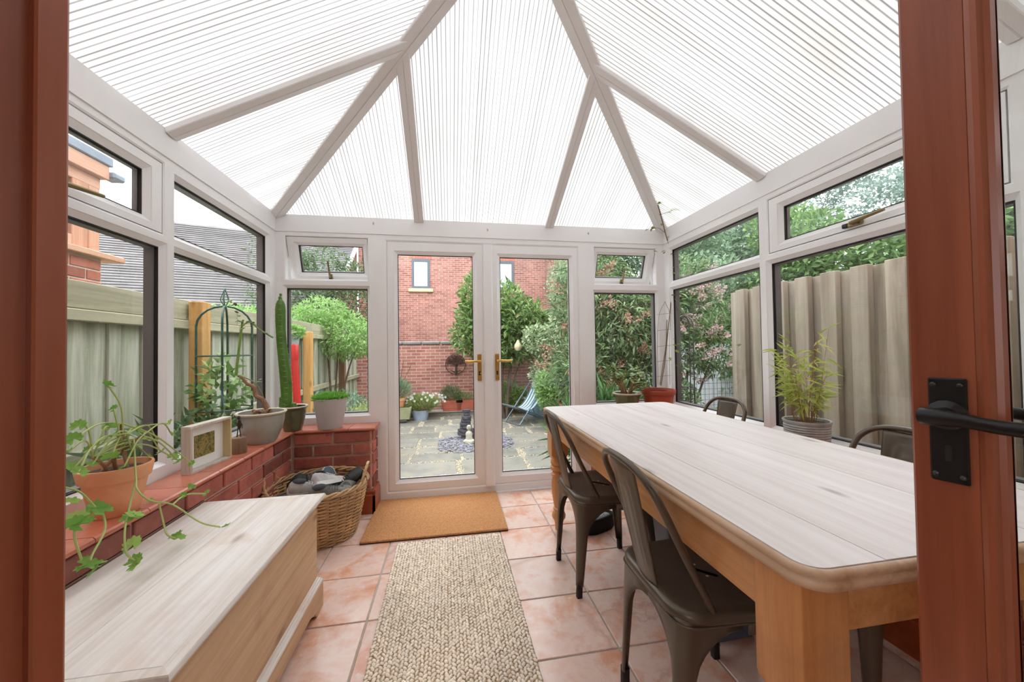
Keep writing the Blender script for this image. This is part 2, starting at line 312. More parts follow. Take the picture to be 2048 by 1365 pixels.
def leaves(name, P, D, N, L, Wd, mat, parent, fold=.25, kind='stuff'):
    """one mesh of folded leaf blades: base points P, directions D, normals N (numpy), length L, width Wd"""
    n = len(P); D = D/np.linalg.norm(D, axis=1, keepdims=True); S = np.cross(D, N); S /= np.maximum(1e-6, np.linalg.norm(S, axis=1, keepdims=True)); U = np.cross(S, D)
    L = np.broadcast_to(L, (n,))[:, None]; Wd = np.broadcast_to(Wd, (n,))[:, None]
    V = np.stack([P, P+D*L*.45+S*Wd*.5+U*Wd*fold, P+D*L-U*L*.12, P+D*L*.45-S*Wd*.5+U*Wd*fold], 1).reshape(-1, 3)
    b = np.arange(n)[:, None]*4; F = np.concatenate([b+[0, 1, 2], b+[0, 2, 3]], 1).reshape(-1, 3)
    me = bpy.data.meshes.new(name); me.vertices.add(len(V)); me.vertices.foreach_set('co', V.astype(np.float32).ravel())
    me.loops.add(F.size); me.loops.foreach_set('vertex_index', F.astype(np.int32).ravel()); me.polygons.add(len(F))
    me.polygons.foreach_set('loop_start', np.arange(0, F.size, 3, dtype=np.int32)); me.polygons.foreach_set('loop_total', np.full(len(F), 3, np.int32)); me.update(calc_edges=True)
    o = link(name, me, mat, parent)
    if kind: o['kind'] = kind
    return o
def runit(n):
    v = RNG.normal(size=(n, 3)); return v/np.linalg.norm(v, axis=1, keepdims=True)
def lobes_pts(lobes, n, inner=.55):
    vol = np.array([l[3]*l[4]*l[5] for l in lobes])**.7; cnt = RNG.multinomial(n, vol/vol.sum()); P = []; D = []
    for l, c in zip(lobes, cnt):
        d = runit(c); r = inner+(1.06-inner)*RNG.random(c)**.6
        P.append(np.array(l[:3])+d*r[:, None]*np.array(l[3:6])); D.append(d)
    return np.concatenate(P), np.concatenate(D)
def shrub(name, label, cat, loc, lobes, n, L, Wd, mat, stem_mat=None, stems=None, group=None, droop=.0, up=.3, inner=.5, flowers=None, fold=.25):
    """leafy shrub: foliage of many blades, stems, optional flower heads"""
    root = thing(name, label, cat, loc, 0, group); P, D = lobes_pts(lobes, n, inner)
    R = runit(len(P)); d = D*.7+R*.9+np.array([0, 0, up-droop]); nn = runit(len(P))*.6+np.array([0, 0, 1.])+D*.5
    leaves('foliage', P, d, nn, L*(.6+.8*RNG.random(len(P))), Wd*(.7+.6*RNG.random(len(P))), mat, root, fold)
    if stem_mat:
        m = MB()
        for k, l in enumerate(lobes[:9]):
            b = ((k % 3-1)*.06, ((k//3) % 3-1)*.06, 0); c = Vector(l[:3]); mid = Vector((c.x*.45, c.y*.45, c.z*.55))
            m.tube(smoothpath([b, mid, c], 4), [.028*(1-.75*q/8) for q in range(9)], 6)
        m.build('stems', stem_mat, root, True)
    if flowers:
        fm, cnt, fl, fw = flowers; P, D = lobes_pts(lobes, cnt, .98); V = []; DD = []
        for p, q in zip(P, D):
            ax = q*.8+np.array([RNG.normal()*.3, RNG.normal()*.3, .35]); ax /= np.linalg.norm(ax); k = 46
            t = RNG.random(k); rad = fw*(1-t)*.5; o = runit(k); o -= (o@ax)[:, None]*ax; V.append(p+ax*(t*fl)[:, None]+o*rad[:, None]); DD.append(o+ax*.3)
        V = np.concatenate(V); DD = np.concatenate(DD); leaves('flower_heads', V, DD, runit(len(V)), fw*.35, fw*.3, fm, root)
    return root
# ------------------------------------------------------------------ room shell
L, R, D, ZB, ZT = -1.233, 1.833, 2.9, 2.009, 2.133
SILL = .595; BACKY = -.32
# floor: grout bed with tiles as parts
floor = struct('floor', 'terracotta coloured tiled conservatory floor with grey grout', 'floor')
MB().box(L-.1, R+.1, BACKY, D+.08, -.12, -.004).build('grout_bed', GROUT, floor)
tp = .3245; tm = MB().cbox(-tp/2+.0035, tp/2-.0035, -tp/2+.0035, tp/2-.0035, -.012, 0, .0022).mesh('tile')
for i in range(-5, 7):
    for j in range(-2, 9):
        x0 = .620+(i-1)*tp+tp/2-2*tp; y0 = 1.324+j*tp+tp/2-4*tp+tp
        if L+.03 < x0 < R-.0 and y0 < D+.1 and y0 > BACKY+.1: link('tile', tm, FTILE, floor, (x0, y0, 0))
# dwarf brick walls: mortar core, bricks as parts
def brick_wall(name, label, x0, x1, y0, y1, z1, faces, ch=.0815, bl=.2515):
    w = struct(name, label, 'wall'); MB().box(x0, x1, y0, y1, -.1, z1).build('mortar_core', MORTAR, w)
    cache = {}
    def brick(along, ln):
        key = (along, round(ln, 3))
        if key not in cache:
            h = ch-.0135
            cache[key] = (MB().cbox(-ln/2, ln/2, -.012, .008, 0, h, .003) if along == 0 else MB().cbox(-.012, .008, -ln/2, ln/2, 0, h, .003)).mesh('brick')
        return cache[key]
    for ax, fixed, a0, a1, sgn in faces:
        k = 0; z = z1-ch
        while z > -.03:
            off = (k % 2)*bl*.5; a = a0-off; row = []
            while a < a1-.005:
                s0, s1 = max(a, a0), min(a+bl, a1)
                if s1-s0 > .03:
                    ln = s1-s0-.016; c = (s0+s1)/2
                    loc = (c, fixed, z+.006) if ax == 0 else (fixed, c, z+.006)
                    o = link('brick', brick(ax, ln), INBRICK, w, loc)
                    if sgn > 0: o.rotation_euler = (0, 0, PI)
                a += bl
            z -= ch; k += 1
    return w
BF = .185      # depth of the sill
brick_wall('wall_left', 'dark red brick dwarf wall under the left windows', L-.1, L+BF-.012, BACKY, D+.05, .575, [(1, L+BF-.012, BACKY, D-BF-.02, 1)])
brick_wall('wall_end_left', 'dark red brick return wall behind the wicker basket', L-.1, -.545, D-BF+.012, D+.09, .575, [(0, D-BF+.012, L+BF, -.545, -1), (1, -.545, D-BF+.015, D+.0, 1)])
brick_wall('wall_end_right', 'dark red brick return wall right of the french doors', 1.155, R+.1, D-BF+.012, D+.09, .575, [(0, D-BF+.012, 1.155, R-BF, -1), (1, 1.155, D-BF+.015, D+.0, -1)])
brick_wall('wall_right', 'dark red brick dwarf wall under the right windows', R-BF+.012, R+.1, BACKY, D+.05, .575, [(1, R-BF+.012, BACKY, D-BF-.02, -1)])
# house wall with the doorway behind the camera, and an added hall beyond it
HALLP = plain('cream_plaster', rgb(226, 214, 196), .9, var=.03); OUTBR = brickmat('red_house_brick', rgb(150, 82, 66), rgb(176, 108, 90), rgb(196, 178, 164))
hb = struct('wall_back', 'house wall with doorway behind the viewpoint', 'wall')
MB().box(L-.1, -.80, BACKY-.2, BACKY, 0, 3.3).box(.99, R+.1, BACKY-.2, BACKY, 0, 3.3).box(-.80, .99, BACKY-.2, BACKY, 2.1, 3.3).build('masonry', HALLP, hb)
MB().box(-.80, -.75, BACKY-.2, BACKY+.01, 0, 2.1).box(.94, .99, BACKY-.2, BACKY+.01, 0, 2.1).box(-.75, .94, BACKY-.2, BACKY+.01, 2.05, 2.1).build('door_lining', MAHOG, hb)
ho = struct('wall_added_house', 'red brick house wall either side of the conservatory, unseen, added to block sky reflections', 'wall')
MB().box(-5.5, L-.1, BACKY-.25, BACKY, -.5, 5.4).box(R+.1, 6.5, BACKY-.25, BACKY, -.5, 5.4).box(L-.1, R+.1, BACKY-.25, BACKY, 3.3, 5.4).build('brickwork', OUTBR, ho)  # unseen wall, added to keep bright sky out of the end window reflections
hall = struct('wall_added_hall', 'added cream plastered hall behind the viewpoint, side openings let in fill daylight', 'wall')
MB().box(-2, -1.95, -3.4, BACKY-.2, 0, .6).box(-2, -1.95, -3.4, BACKY-.2, 2.2, 2.5).box(-2, -1.95, -3.4, -3.0, .6, 2.2).box(-2, -1.95, -1.0, BACKY-.2, .6, 2.2).box(2.3, 2.35, -3.4, BACKY-.2, 0, .6).box(2.3, 2.35, -3.4, BACKY-.2, 2.2, 2.5).box(2.3, 2.35, -3.4, -3.0, .6, 2.2).box(2.3, 2.35, -1.0, BACKY-.2, .6, 2.2).box(-2, 2.35, -3.45, -3.4, 0, 2.5).box(-2, 2.35, -3.4, BACKY-.2, 2.5, 2.55).build('plaster', HALLP, hall)  # side wall openings added to admit fill daylight from behind
MB().box(-2, 2.35, -3.4, BACKY, -.1, -.002).build('hall_floor', plain('hall_carpet', rgb(160, 140, 118), .95), hall)
# skirting
def skirting(name, label, pts):
    """timber skirting along a polyline, moulded top"""
    s = struct(name, label, 'skirting'); prof = [(0, 0), (0, .158), (.006, .158), (.012, .15), (.012, .132), (.018, .126), (.018, 0)]
    m = MB()
    for (x0, y0), (x1, y1) in zip(pts[:-1], pts[1:]):
        d = Vector((x1-x0, y1-y0, 0)); ln = d.length; d.normalize(); nrm = Vector((d.y, -d.x, 0))
        r = [[tuple(Vector((x0, y0, 0))+d*a+nrm*p+Vector((0, 0, z))) for p, z in prof] for a in (-.018 if (x0, y0) != pts[0] else 0, ln+.018)]
        m.loft(r)
    m.build('skirting_board', MAHOGD, s)
xl, ye, xr = L+BF-.002, D-BF+.002, R-BF+.002
skirting('baseboard_left', 'dark red-brown moulded skirting along the left brick wall and its return', [(xl, BACKY), (xl, ye), (-.535, ye), (-.535, D-.02)])
skirting('baseboard_right', 'dark red-brown moulded skirting below the brick wall on the table side', [(1.145, D-.02), (1.145, ye), (xr, ye), (xr, BACKY)])
# sill tiles
def sill(name, label, runs):
    s = struct(name, label, 'window sill'); cache = {}
    for ax, a0, a1, b0, b1, pitch, nose in runs:
        n = max(1, round((a1-a0)/pitch)); p = (a1-a0)/n
        for k in range(n):
            key = (ax, round(p, 4), round(b1-b0, 4), nose)
            if key not in cache:
                w = b1-b0; h = p/2-.0016; t = .021
                pr = [(0, -t), (w-.008, -t), (w-.002, -t+.005), (w, -t/2), (w-.002, -.005), (w-.008, 0), (0, 0)]
                if nose < 0: pr = [(w-q, z) for q, z in pr]
                cache[key] = (MB().prism(pr, 1, -h, h) if ax == 1 else MB().prism(pr, 0, -h, h)).mesh('sill_tile')
            c = a0+p*(k+.5); link('sill_tile', cache[key], STILE, s, (b0, c, SILL) if ax == 1 else (c, b0, SILL))
sill('trim_1', 'red glazed tile sill under the left windows, plants standing on it', [(1, BACKY, D-BF-.012, L+.005, L+BF+.012, .2, 1)])
sill('trim_2', 'red glazed tile sill in the corner left of the french doors', [(0, L+.005, -.515, D-BF-.012, D+.0, .2, -1)])
sill('trim_3', 'red glazed tile sill in the corner right of the french doors', [(0, 1.125, R-.005, D-BF-.012, D+.0, .2, -1)])
sill('trim_4', 'red glazed tile sill under the right windows behind the chairs', [(1, BACKY, D-BF-.012, R-BF-.012, R-.005, .2, -1)])
# ------------------------------------------------------------------ windows
SPACER = plain('grey_spacer_bar', rgb(100, 96, 96), .5, var=.08)
def pane(parent, G, y, name='pane'):
    MB().box(G[0]-.004, G[1]+.004, y, y+.004, G[2]-.004, G[3]+.004).build(name, GLASS, parent)
def gasket(parent, G, y):
    MB().ring(G, G, [(0, -.001, y-.001), (0, .0045, y-.001), (0, .0045, y+.012), (0, -.001, y+.012)]).build('gasket', GASKET, parent)
def outer_bead(parent, G, y0, y1):
    MB().ring(G, G, [(0, -.001, y0), (0, .007, y0), (0, .007, y1+.002), (0, -.001, y1+.002)]).build('outer_bead', SPACER, parent)
def light(parent, O, G, name='frame', face=0.0, depth=.07):
    """fixed light: chamfered frame ring, gasket, pane"""
    MB().ring(O, G, [(0, 0, depth), (0, 0, face), (1, -.021, face), (1, -.019, face+.003), (1, 0, face+.02), (1, 0, depth), (0, 0, depth)]).build(name, UPVC, parent)
    gasket(parent, G, face+.021); pane(parent, G, face+.027); outer_bead(parent, G, face+.033, depth)
def sash(root, S, G, tilt=0, handle='side', flip=1):
    """top-hung casement; tilt opens it outwards"""
    cx = (S[0]+S[1])/2; top = S[3]; s = MB(); S2 = (S[0]-cx, S[1]-cx, S[2]-top, 0); G2 = (G[0]-cx, G[1]-cx, G[2]-top, G[3]-top)
    o = s.ring(S2, G2, [(0, 0, .05), (0, 0, .0), (1, -.024, .0), (1, -.022, .003), (1, 0, .02), (1, 0, .05), (0, 0, .05)]).build('sash', UPVC, root, loc=(cx, .004, top), rot=(math.radians(tilt), 0, 0))
    gasket(o, G2, .021); pane(o, G2, .027); outer_bead(o, G2, .033, .05)
    zc = G2[2]-.034
    if handle == 'side':
        h = MB().cbox(-.03, .03, -.016, 0, zc-.012, zc+.012, .004); h.box(flip*.0, flip*.018, -.034, -.014, zc-.009, zc+.009)
        h.tube([(flip*.0, -.036, zc), (flip*.05, -.04, zc+.004), (flip*.135, -.04, zc+.012)], [.009, .0085, .007], 8); h.build('handle', AGED, o, True)
        MB().cbox(-flip*.04-.014, -flip*.04+.014, -.017, 0, zc-.010, zc+.010, .003).build('handle_lock', BLKPL, o)
    else:
        h = MB().cbox(-.012, .012, -.016, 0, zc-.03, zc+.03, .004); h.tube([(0, -.032, zc+.005), (0, -.036, zc+.05), (-.004, -.036, zc+.13)], [.008, .0075, .006], 8); h.build('handle', AGED, o, True)
        MB().cbox(-.009, .009, -.034, -.01, zc-.02, zc+.006, .003).build('handle_lock', BLKPL, o)
    return o
def opening(root, O, S, name='frame'):
    MB().ring(O, S, [(0, 0, .07), (0, 0, 0), (1, -.010, 0), (1, -.003, .004), (1, -.003, .055), (1, .012, .057), (1, .012, .07), (0, 0, .07)]).build(name, UPVC, root)
ZTR = 1.64
def side_window(name, label, loc, rot, conv, flip):
    w = struct(name, label, 'window', loc, rot)
    def rc(a0, a1, z0, z1):
        a, b = conv(a0), conv(a1); return (min(a, b), max(a, b), z0, z1)
    light(w, rc(1.888, D-.0, .582, ZTR), rc(1.93, 2.80, .667, 1.603)); light(w, rc(1.888, D-.0, ZTR, ZB+.005), rc(1.93, 2.80, 1.677, 1.938))
    for a0, a1 in ((.87, 1.888), (-.32, .87)):
        light(w, rc(a0, a1, .582, ZTR), rc(a0+.042, a1-.042, .667, 1.603))
        opening(w, rc(a0, a1, ZTR, ZB+.005), rc(a0+.045, a1-.045, 1.662, 1.972)); sash(w, rc(a0+.047, a1-.047, 1.664, 1.970), rc(a0+.125, a1-.125, 1.716, 1.908), 0, 'side', flip)
    return w
side_window('window_1', 'white framed window run along the left wall facing the timber fence', (L, 0, 0), PI/2, lambda y: y, 1)
side_window('window_4', 'white framed window run along the right wall behind the table', (R, 0, 0), -PI/2, lambda y: -y, 1)
w2 = struct('window_2', 'white framed end window with tilted fanlight left of the french doors', 'window', (0, D, 0))
light(w2, (L, -.555, .582, ZTR), (-1.162, -.603, .667, 1.597)); opening(w2, (L, -.555, ZTR, ZB+.005), (-1.163, -.600, 1.662, 1.974)); sash(w2, (-1.161, -.602, 1.664, 1.972), (-1.093, -.642, 1.712, 1.912), 19, 'end')
w3 = struct('window_3', 'white framed end window with tilted fanlight right of the french doors', 'window', (0, D, 0))
light(w3, (1.13, R, .582, ZTR), (1.205, 1.755, .667, 1.590)); opening(w3, (1.13, R, ZTR, ZB+.005), (1.207, 1.758, 1.662, 1.966)); sash(w3, (1.209, 1.756, 1.664, 1.964), (1.249, 1.688, 1.712, 1.908), 19, 'end')
# french doors
df = struct('trim_5', 'white upvc door frame around the french doors', 'door frame', (0, D, 0))
MB().ring((-.555, 1.13, 0, ZB+.005), (-.46, 1.055, .067, 1.960), [(0, 0, .07), (0, 0, 0), (1, -.012, 0), (1, 0, .006), (1, 0, .03), (1, .014, .032), (1, .014, .07), (0, 0, .07)]).build('frame', UPVC, df)
MB().box(-.555, 1.13, -.02, .0, 0, .012).build('threshold', UPVC, df)
def fdoor(name, label, O, G, hx, sgn):
    d = struct(name, label, 'door', (0, D, 0))
    MB().ring(O, G, [(0, .002, .055), (0, .002, .004), (1, -.026, .004), (1, -.024, .007), (1, 0, .022), (1, 0, .055), (0, .002, .055)]).build('leaf_frame', UPVC, d)
    gasket(d, G, .023); pane(d, G, .029)
    h = MB().cbox(hx-.016, hx+.016, -.006, .004, .88, 1.092, .004).build('handle_plate', BRASS, d)
    lv = MB(); lv.tube([(hx, .0, 1.035), (hx, -.045, 1.035)], .011, 10)
    lv.tube(smoothpath([(hx-sgn*.008, -.045, 1.035), (hx+sgn*.03, -.05, 1.037), (hx+sgn*.07, -.05, 1.034), (hx+sgn*.115, -.047, 1.036)], 4), [.011, .011, .0105, .010, .010, .010, .0095, .0095, .0095, .0095, .0095, .009, .008], 10); lv.build('lever', BRASS, h, True)
    MB().cbox(hx-.006, hx+.006, -.009, -.004, .925, .957, .002).build('keyhole', BLKPL, h)
    return d
d1 = fdoor('door_1', 'left leaf of the white french doors with brass lever', (-.46, .272, .067, 1.96), (-.382, .190, .148, 1.866), .234, -1)
MB().cbox(.236, .248, -.03, -.006, .938, .944, .001).build('key', plain('steel_key', (.6, .6, .6, 1), .3, .9), d1)
d2 = fdoor('door_2', 'right leaf of the white french doors with brass lever', (.344, 1.055, .067, 1.96), (.408, .985, .148, 1.866), .374, 1)
MB().prism([(.268, .01), (.272, -.012), (.282, -.018), (.334, -.018), (.344, -.012), (.348, .01)], 2, .06, 1.955).build('meeting_cover', UPVC, d2)
# eaves beams and hooks
bmz = struct('trim_6', 'white eaves beam running round the top of the windows', 'beam')
MB().box(L-.1, L+.006, BACKY, D, ZB, ZT).build('beam_left', UPVC, bmz); MB().box(R-.006, R+.1, BACKY, D, ZB, ZT).build('beam_right', UPVC, bmz)
MB().box(L+.006, R-.006, D-.006, D+.1, ZB, ZT).build('beam_end', UPVC, bmz)
for k, (u, v, lab) in enumerate(((747, 448, 'left'), (975, 461, 'middle'), (1176, 468, 'right'))):
    p = pix(u, v, 1, D-.006); h = MB(); h.tube([(0, 0, .008), (0, -.012, .008)], .0022, 6); h.tube([(0, -.012+.008*math.sin(a), .0-.008+.008*math.cos(a)+.008) for a in [i*.45 for i in range(11)]], .0019, 6)
    o = h.build('cup_hook', AGED, None, True, loc=p); tag(o, 'brass cup hook in the eaves beam above the french doors, %s of three' % lab, 'hook', 'cup hooks on the eaves beam')
# roof
XM = (L+R)/2; RUN = 1.5; TAN = math.tan(math.radians(27.6)); HALF = XM-L; YA = D-RUN; ZR = ZT+HALF*TAN
ceil = struct('ceiling', 'hipped roof of fluted white polycarbonate sheets between white rafters', 'ceiling')
def zl(x): return ZT+(x-L)*TAN
def zr(x): return ZT+(R-x)*TAN
def ze(y): return ZT+(D-y)*HALF*TAN/RUN
def rpanel(pts, mat):
    t = .016; MB().loft([[tuple(p) for p in pts], [(p[0], p[1], p[2]+t) for p in pts]]).build('roof_panel', mat, ceil)
YR = [1.88, .87, BACKY]; hx = lambda y: L+(D-y)/RUN*HALF
for sx, zf in ((1, zl), (-1, zr)):
    X = lambda x: x if sx > 0 else 2*XM-x
    def P(x, y): return (X(x), y, zl(x))
    o = .012
    rpanel([P(L-.05, 1.88), P(L-.05, D), P(L, D), P(hx(1.88), 1.88)], POLY_Y)
    rpanel([P(L-.05, .87), P(L-.05, 1.88), P(hx(1.88), 1.88), P(XM, YA), P(XM, .87)], POLY_Y)
    rpanel([P(L-.05, BACKY), P(L-.05, .87), P(XM, .87), P(XM, BACKY)], POLY_Y)
XE = (-.218, .817); hy = lambda x: D-(min(x-L, R-x))/HALF*RUN
def Q(x, y): return (x, y, ze(y))
rpanel([Q(L, D), Q(L, D+.05), Q(XE[0], D+.05), Q(XE[0], hy(XE[0]))], POLY_X)
rpanel([Q(XE[0], D+.05), Q(XE[1], D+.05), Q(XE[1], hy(XE[1])), Q(XM, YA), Q(XE[0], hy(XE[0]))], POLY_X)
rpanel([Q(XE[1], D+.05), Q(R, D+.05), Q(R, D), Q(XE[1], hy(XE[1]))], POLY_X)
def rafter(a, b, w, name='rafter', drop=.028):
    a, b = Vector(a), Vector(b); d = (b-a).normalized(); s = d.cross(Vector((0, 0, 1))).normalized(); n = s.cross(d)
    pr = [(-w, .004), (-w, -drop*.72), (-w*.92, -drop*.85), (-.003, -drop), (0, -drop+.004), (.003, -drop), (w*.92, -drop*.85), (w, -drop*.72), (w, .004)]
    MB().loft([[tuple(p+s*x+n*y) for x, y in pr] for p in (a, b)]).build(name, UPVC, ceil)
    MB().loft([[tuple(p+s*x+n*y) for x, y in ((-w*.8, .016), (-w*.8, .04), (w*.8, .04), (w*.8, .016))] for p in (a, b)]).build('rafter_cap', UPVC, ceil)
for y in (1.88, .87, BACKY+.03):
    top = hx(y) if y > YA else XM
    rafter((L, y, ZT), (top, y, zl(top)), .036); rafter((R, y, ZT), (2*XM-top, y, zl(top)), .036)
for x in XE: rafter((x, D, ZT), (x, hy(x), ze(hy(x))), .036)
rafter((L, D, ZT), (XM, YA, ZR), .048, 'hip_rafter', .034); rafter((R, D, ZT), (XM, YA, ZR), .048, 'hip_rafter', .034)
MB().box(XM-.06, XM+.06, BACKY, YA+.05, ZR-.06, ZR+.05).build('ridge_beam', UPVC, ceil)
# timber doors standing open either side of the camera
def tdoor(name, label, edge, ang, sw):
    """edge = (x,y) of the free edge; local +x runs from hinge to free edge, -y faces the viewer"""
    wdt = .76; d = struct(name, label, 'door', (edge[0], edge[1], 0), ang)
    m = MB().cbox(-sw, 0, 0, .044, .008, 2.04, .003); m.build('lock_stile', MAHOG, d)
    MB().cbox(-wdt, -wdt+.098, 0, .044, .008, 2.04, .003).build('hinge_stile', MAHOG, d)
    MB().cbox(-wdt+.098, -sw, 0, .044, 1.94, 2.04, .003).build('top_rail', MAHOG, d); MB().cbox(-wdt+.098, -sw, 0, .044, .008, .22, .003).build('bottom_rail', MAHOG, d)
    G = (-wdt+.098, -sw, .22, 1.94)
    for y0, s in ((0, 1), (.044, -1)):
        MB().ring(G, G, [(0, -.002, y0), (0, .004, y0-s*.004), (0, .010, y0-s*.004), (0, .014, y0+s*.004), (0, .02, y0+s*.006), (0, .022, y0+s*.018)]).build('glazing_bead', MAHOG, d)
    MB().box(G[0]+.01, G[1]-.01, .02, .024, G[2]+.01, G[3]-.01).build('pane', GLASS, d)
    return d
d3 = tdoor('door_3', 'mahogany stained glazed door standing open with black iron lever', (.742, .470), math.radians(90+16), .068)
for side in (0, 1):
    yy = -.0 if side == 0 else .044; s = -1 if side == 0 else 1
    h = MB().cbox(-.058, -.020, min(yy, yy+s*.005), max(yy, yy+s*.005), .935, 1.085, .002).build('handle_plate', IRON, d3)
    sc = MB()
    for a in (-.052, -.026):
        for b in (.945, 1.075): sc.ell((a, yy+s*.005, b), (.004, .003, .004), 8, 6)
    sc.build('screw', plain('iron_screw_%d' % side, (.05, .05, .055, 1), .3, .6), h, True)
    lv = MB(); lv.lathe([(.004, 0), (.021, 0), (.021, .006), (.012, .012), (.010, .04), (.004, .044)], 16)
    lv.v = [(p[0]-.039, yy+s*(.004+p[2]), 1.032+p[1]) for p in lv.v]
    lv.tube(smoothpath([(-.024, yy+s*.042, 1.032), (-.06, yy+s*.05, 1.033), (-.10, yy+s*.052, 1.029), (-.15, yy+s*.05, 1.031)], 4), [.012, .0125, .012, .011, .010, .0095, .009, .009, .009, .0095, .010, .0095, .006], 10)
    lv.build('lever', IRON, h, True)
    MB().cbox(-.042, -.035, min(yy, yy+s*.006), max(yy, yy+s*.006)+.0005, .965, .988, .001).build('keyhole', BLKPL, h)
MB().box(-.001, .002, .010, .034, .93, 1.12).build('latch_plate', plain('pale_steel', (.55, .52, .5, 1), .4, .6), d3)
d4 = tdoor('door_4', 'mahogany stained glazed door leaf at the left edge of the view', (-.400, .455), math.radians(63), .098)
MB().cbox(-.021, .003, -.012, .002, .008, 2.04, .002).build('cover_strip', MAHOG, d4)
# ------------------------------------------------------------------ table
TX0, TX1, TY0, TY1, TZ = .585, 1.462, .525, 2.335, .752
tb = thing('dining_table', 'long pine farmhouse table with scrubbed pale top and turned legs', 'table', ((TX0+TX1)/2, (TY0+TY1)/2, 0))
tw, tl = (TX1-TX0)/2, (TY1-TY0)/2
def outline(ins, cr=.055, n=6):
    x, y = tw-ins, tl-ins; return rrect(-x, x, -y, y, max(.01, cr-ins), n)
pr = [(.030, TZ-.040), (.012, TZ-.040), (.004, TZ-.036), (.0, TZ-.030), (.0, TZ-.022), (.004, TZ-.018), (.004, TZ-.016), (.001, TZ-.012), (.001, TZ-.006), (.006, TZ-.001), (.012, TZ-.001), (.0125, TZ-.006), (.03, TZ-.006), (.03, TZ-.04)]
MB().loft([[(x, y, z) for x, y in outline(i)] for i, z in pr], True, False).build('edge_moulding', MOULD, tb, True, ang=50)
edges = [-tw+.014, -.265, -.06, .13, .31, tw-.014]; oo = outline(.0145)
def clipx(poly, x, keep):
    out = []
    for a, b in zip(poly, poly[1:]+poly[:1]):
        ina, inb = (a[0]-x)*keep >= 0, (b[0]-x)*keep >= 0
        if ina: out.append(a)
        if ina != inb: t = (x-a[0])/(b[0]-a[0]); out.append((x, a[1]+(b[1]-a[1])*t))
    return out
for k in range(5):
    pg = clipx(clipx(oo, edges[k]+.0006, 1), edges[k+1]-.0006, -1)
    MB().loft([[(x, y, TZ-.022) for x, y in pg], [(x, y, TZ+(k % 2)*.0006) for x, y in pg]]).build('top_plank', TABLETOP, tb)
ap = .062
for s in (-1, 1):
    MB().cbox(s*(tw-ap)-.011, s*(tw-ap)+.011, -tl+.11, tl-.11, TZ-.165, TZ-.038, .002).build('side_rail', PINE, tb)
    MB().cbox(-tw+.11, tw-.11, s*(tl-ap-.02)-.011, s*(tl-ap-.02)+.011, TZ-.165, TZ-.038, .002).build('end_rail', PINE, tb)
lp = MB(); b = .052
lp.loft([[(x, y, z) for x, y in rrect(-q, q, -q, q, .004+cr, 3)] for q, cr, z in ((b, 0, TZ-.038), (b, 0, .478), (b*.98, .004, .468), (b*.78, .02, .44))])
lp.lathe([(.038, .442), (.044, .43), (.046, .415), (.040, .402), (.036, .398), (.046, .392), (.049, .38), (.044, .37), (.034, .364), (.034, .356), (.044, .348), (.046, .340), (.038, .332), (.036, .326), (.041, .30), (.043, .27), (.040, .22), (.033, .17), (.028, .145), (.027, .14), (.034, .134), (.034, .126), (.028, .12), (.038, .108), (.043, .092), (.041, .075), (.031, .06), (.026, .045), (.024, .02), (.022, 0)], 20)
lme = lp.mesh('leg', True, 35)
for sx in (-1, 1):
    for sy in (-1, 1): link('leg', lme, PINEV, tb, (sx*(tw-.078), sy*(tl-.095), 0))
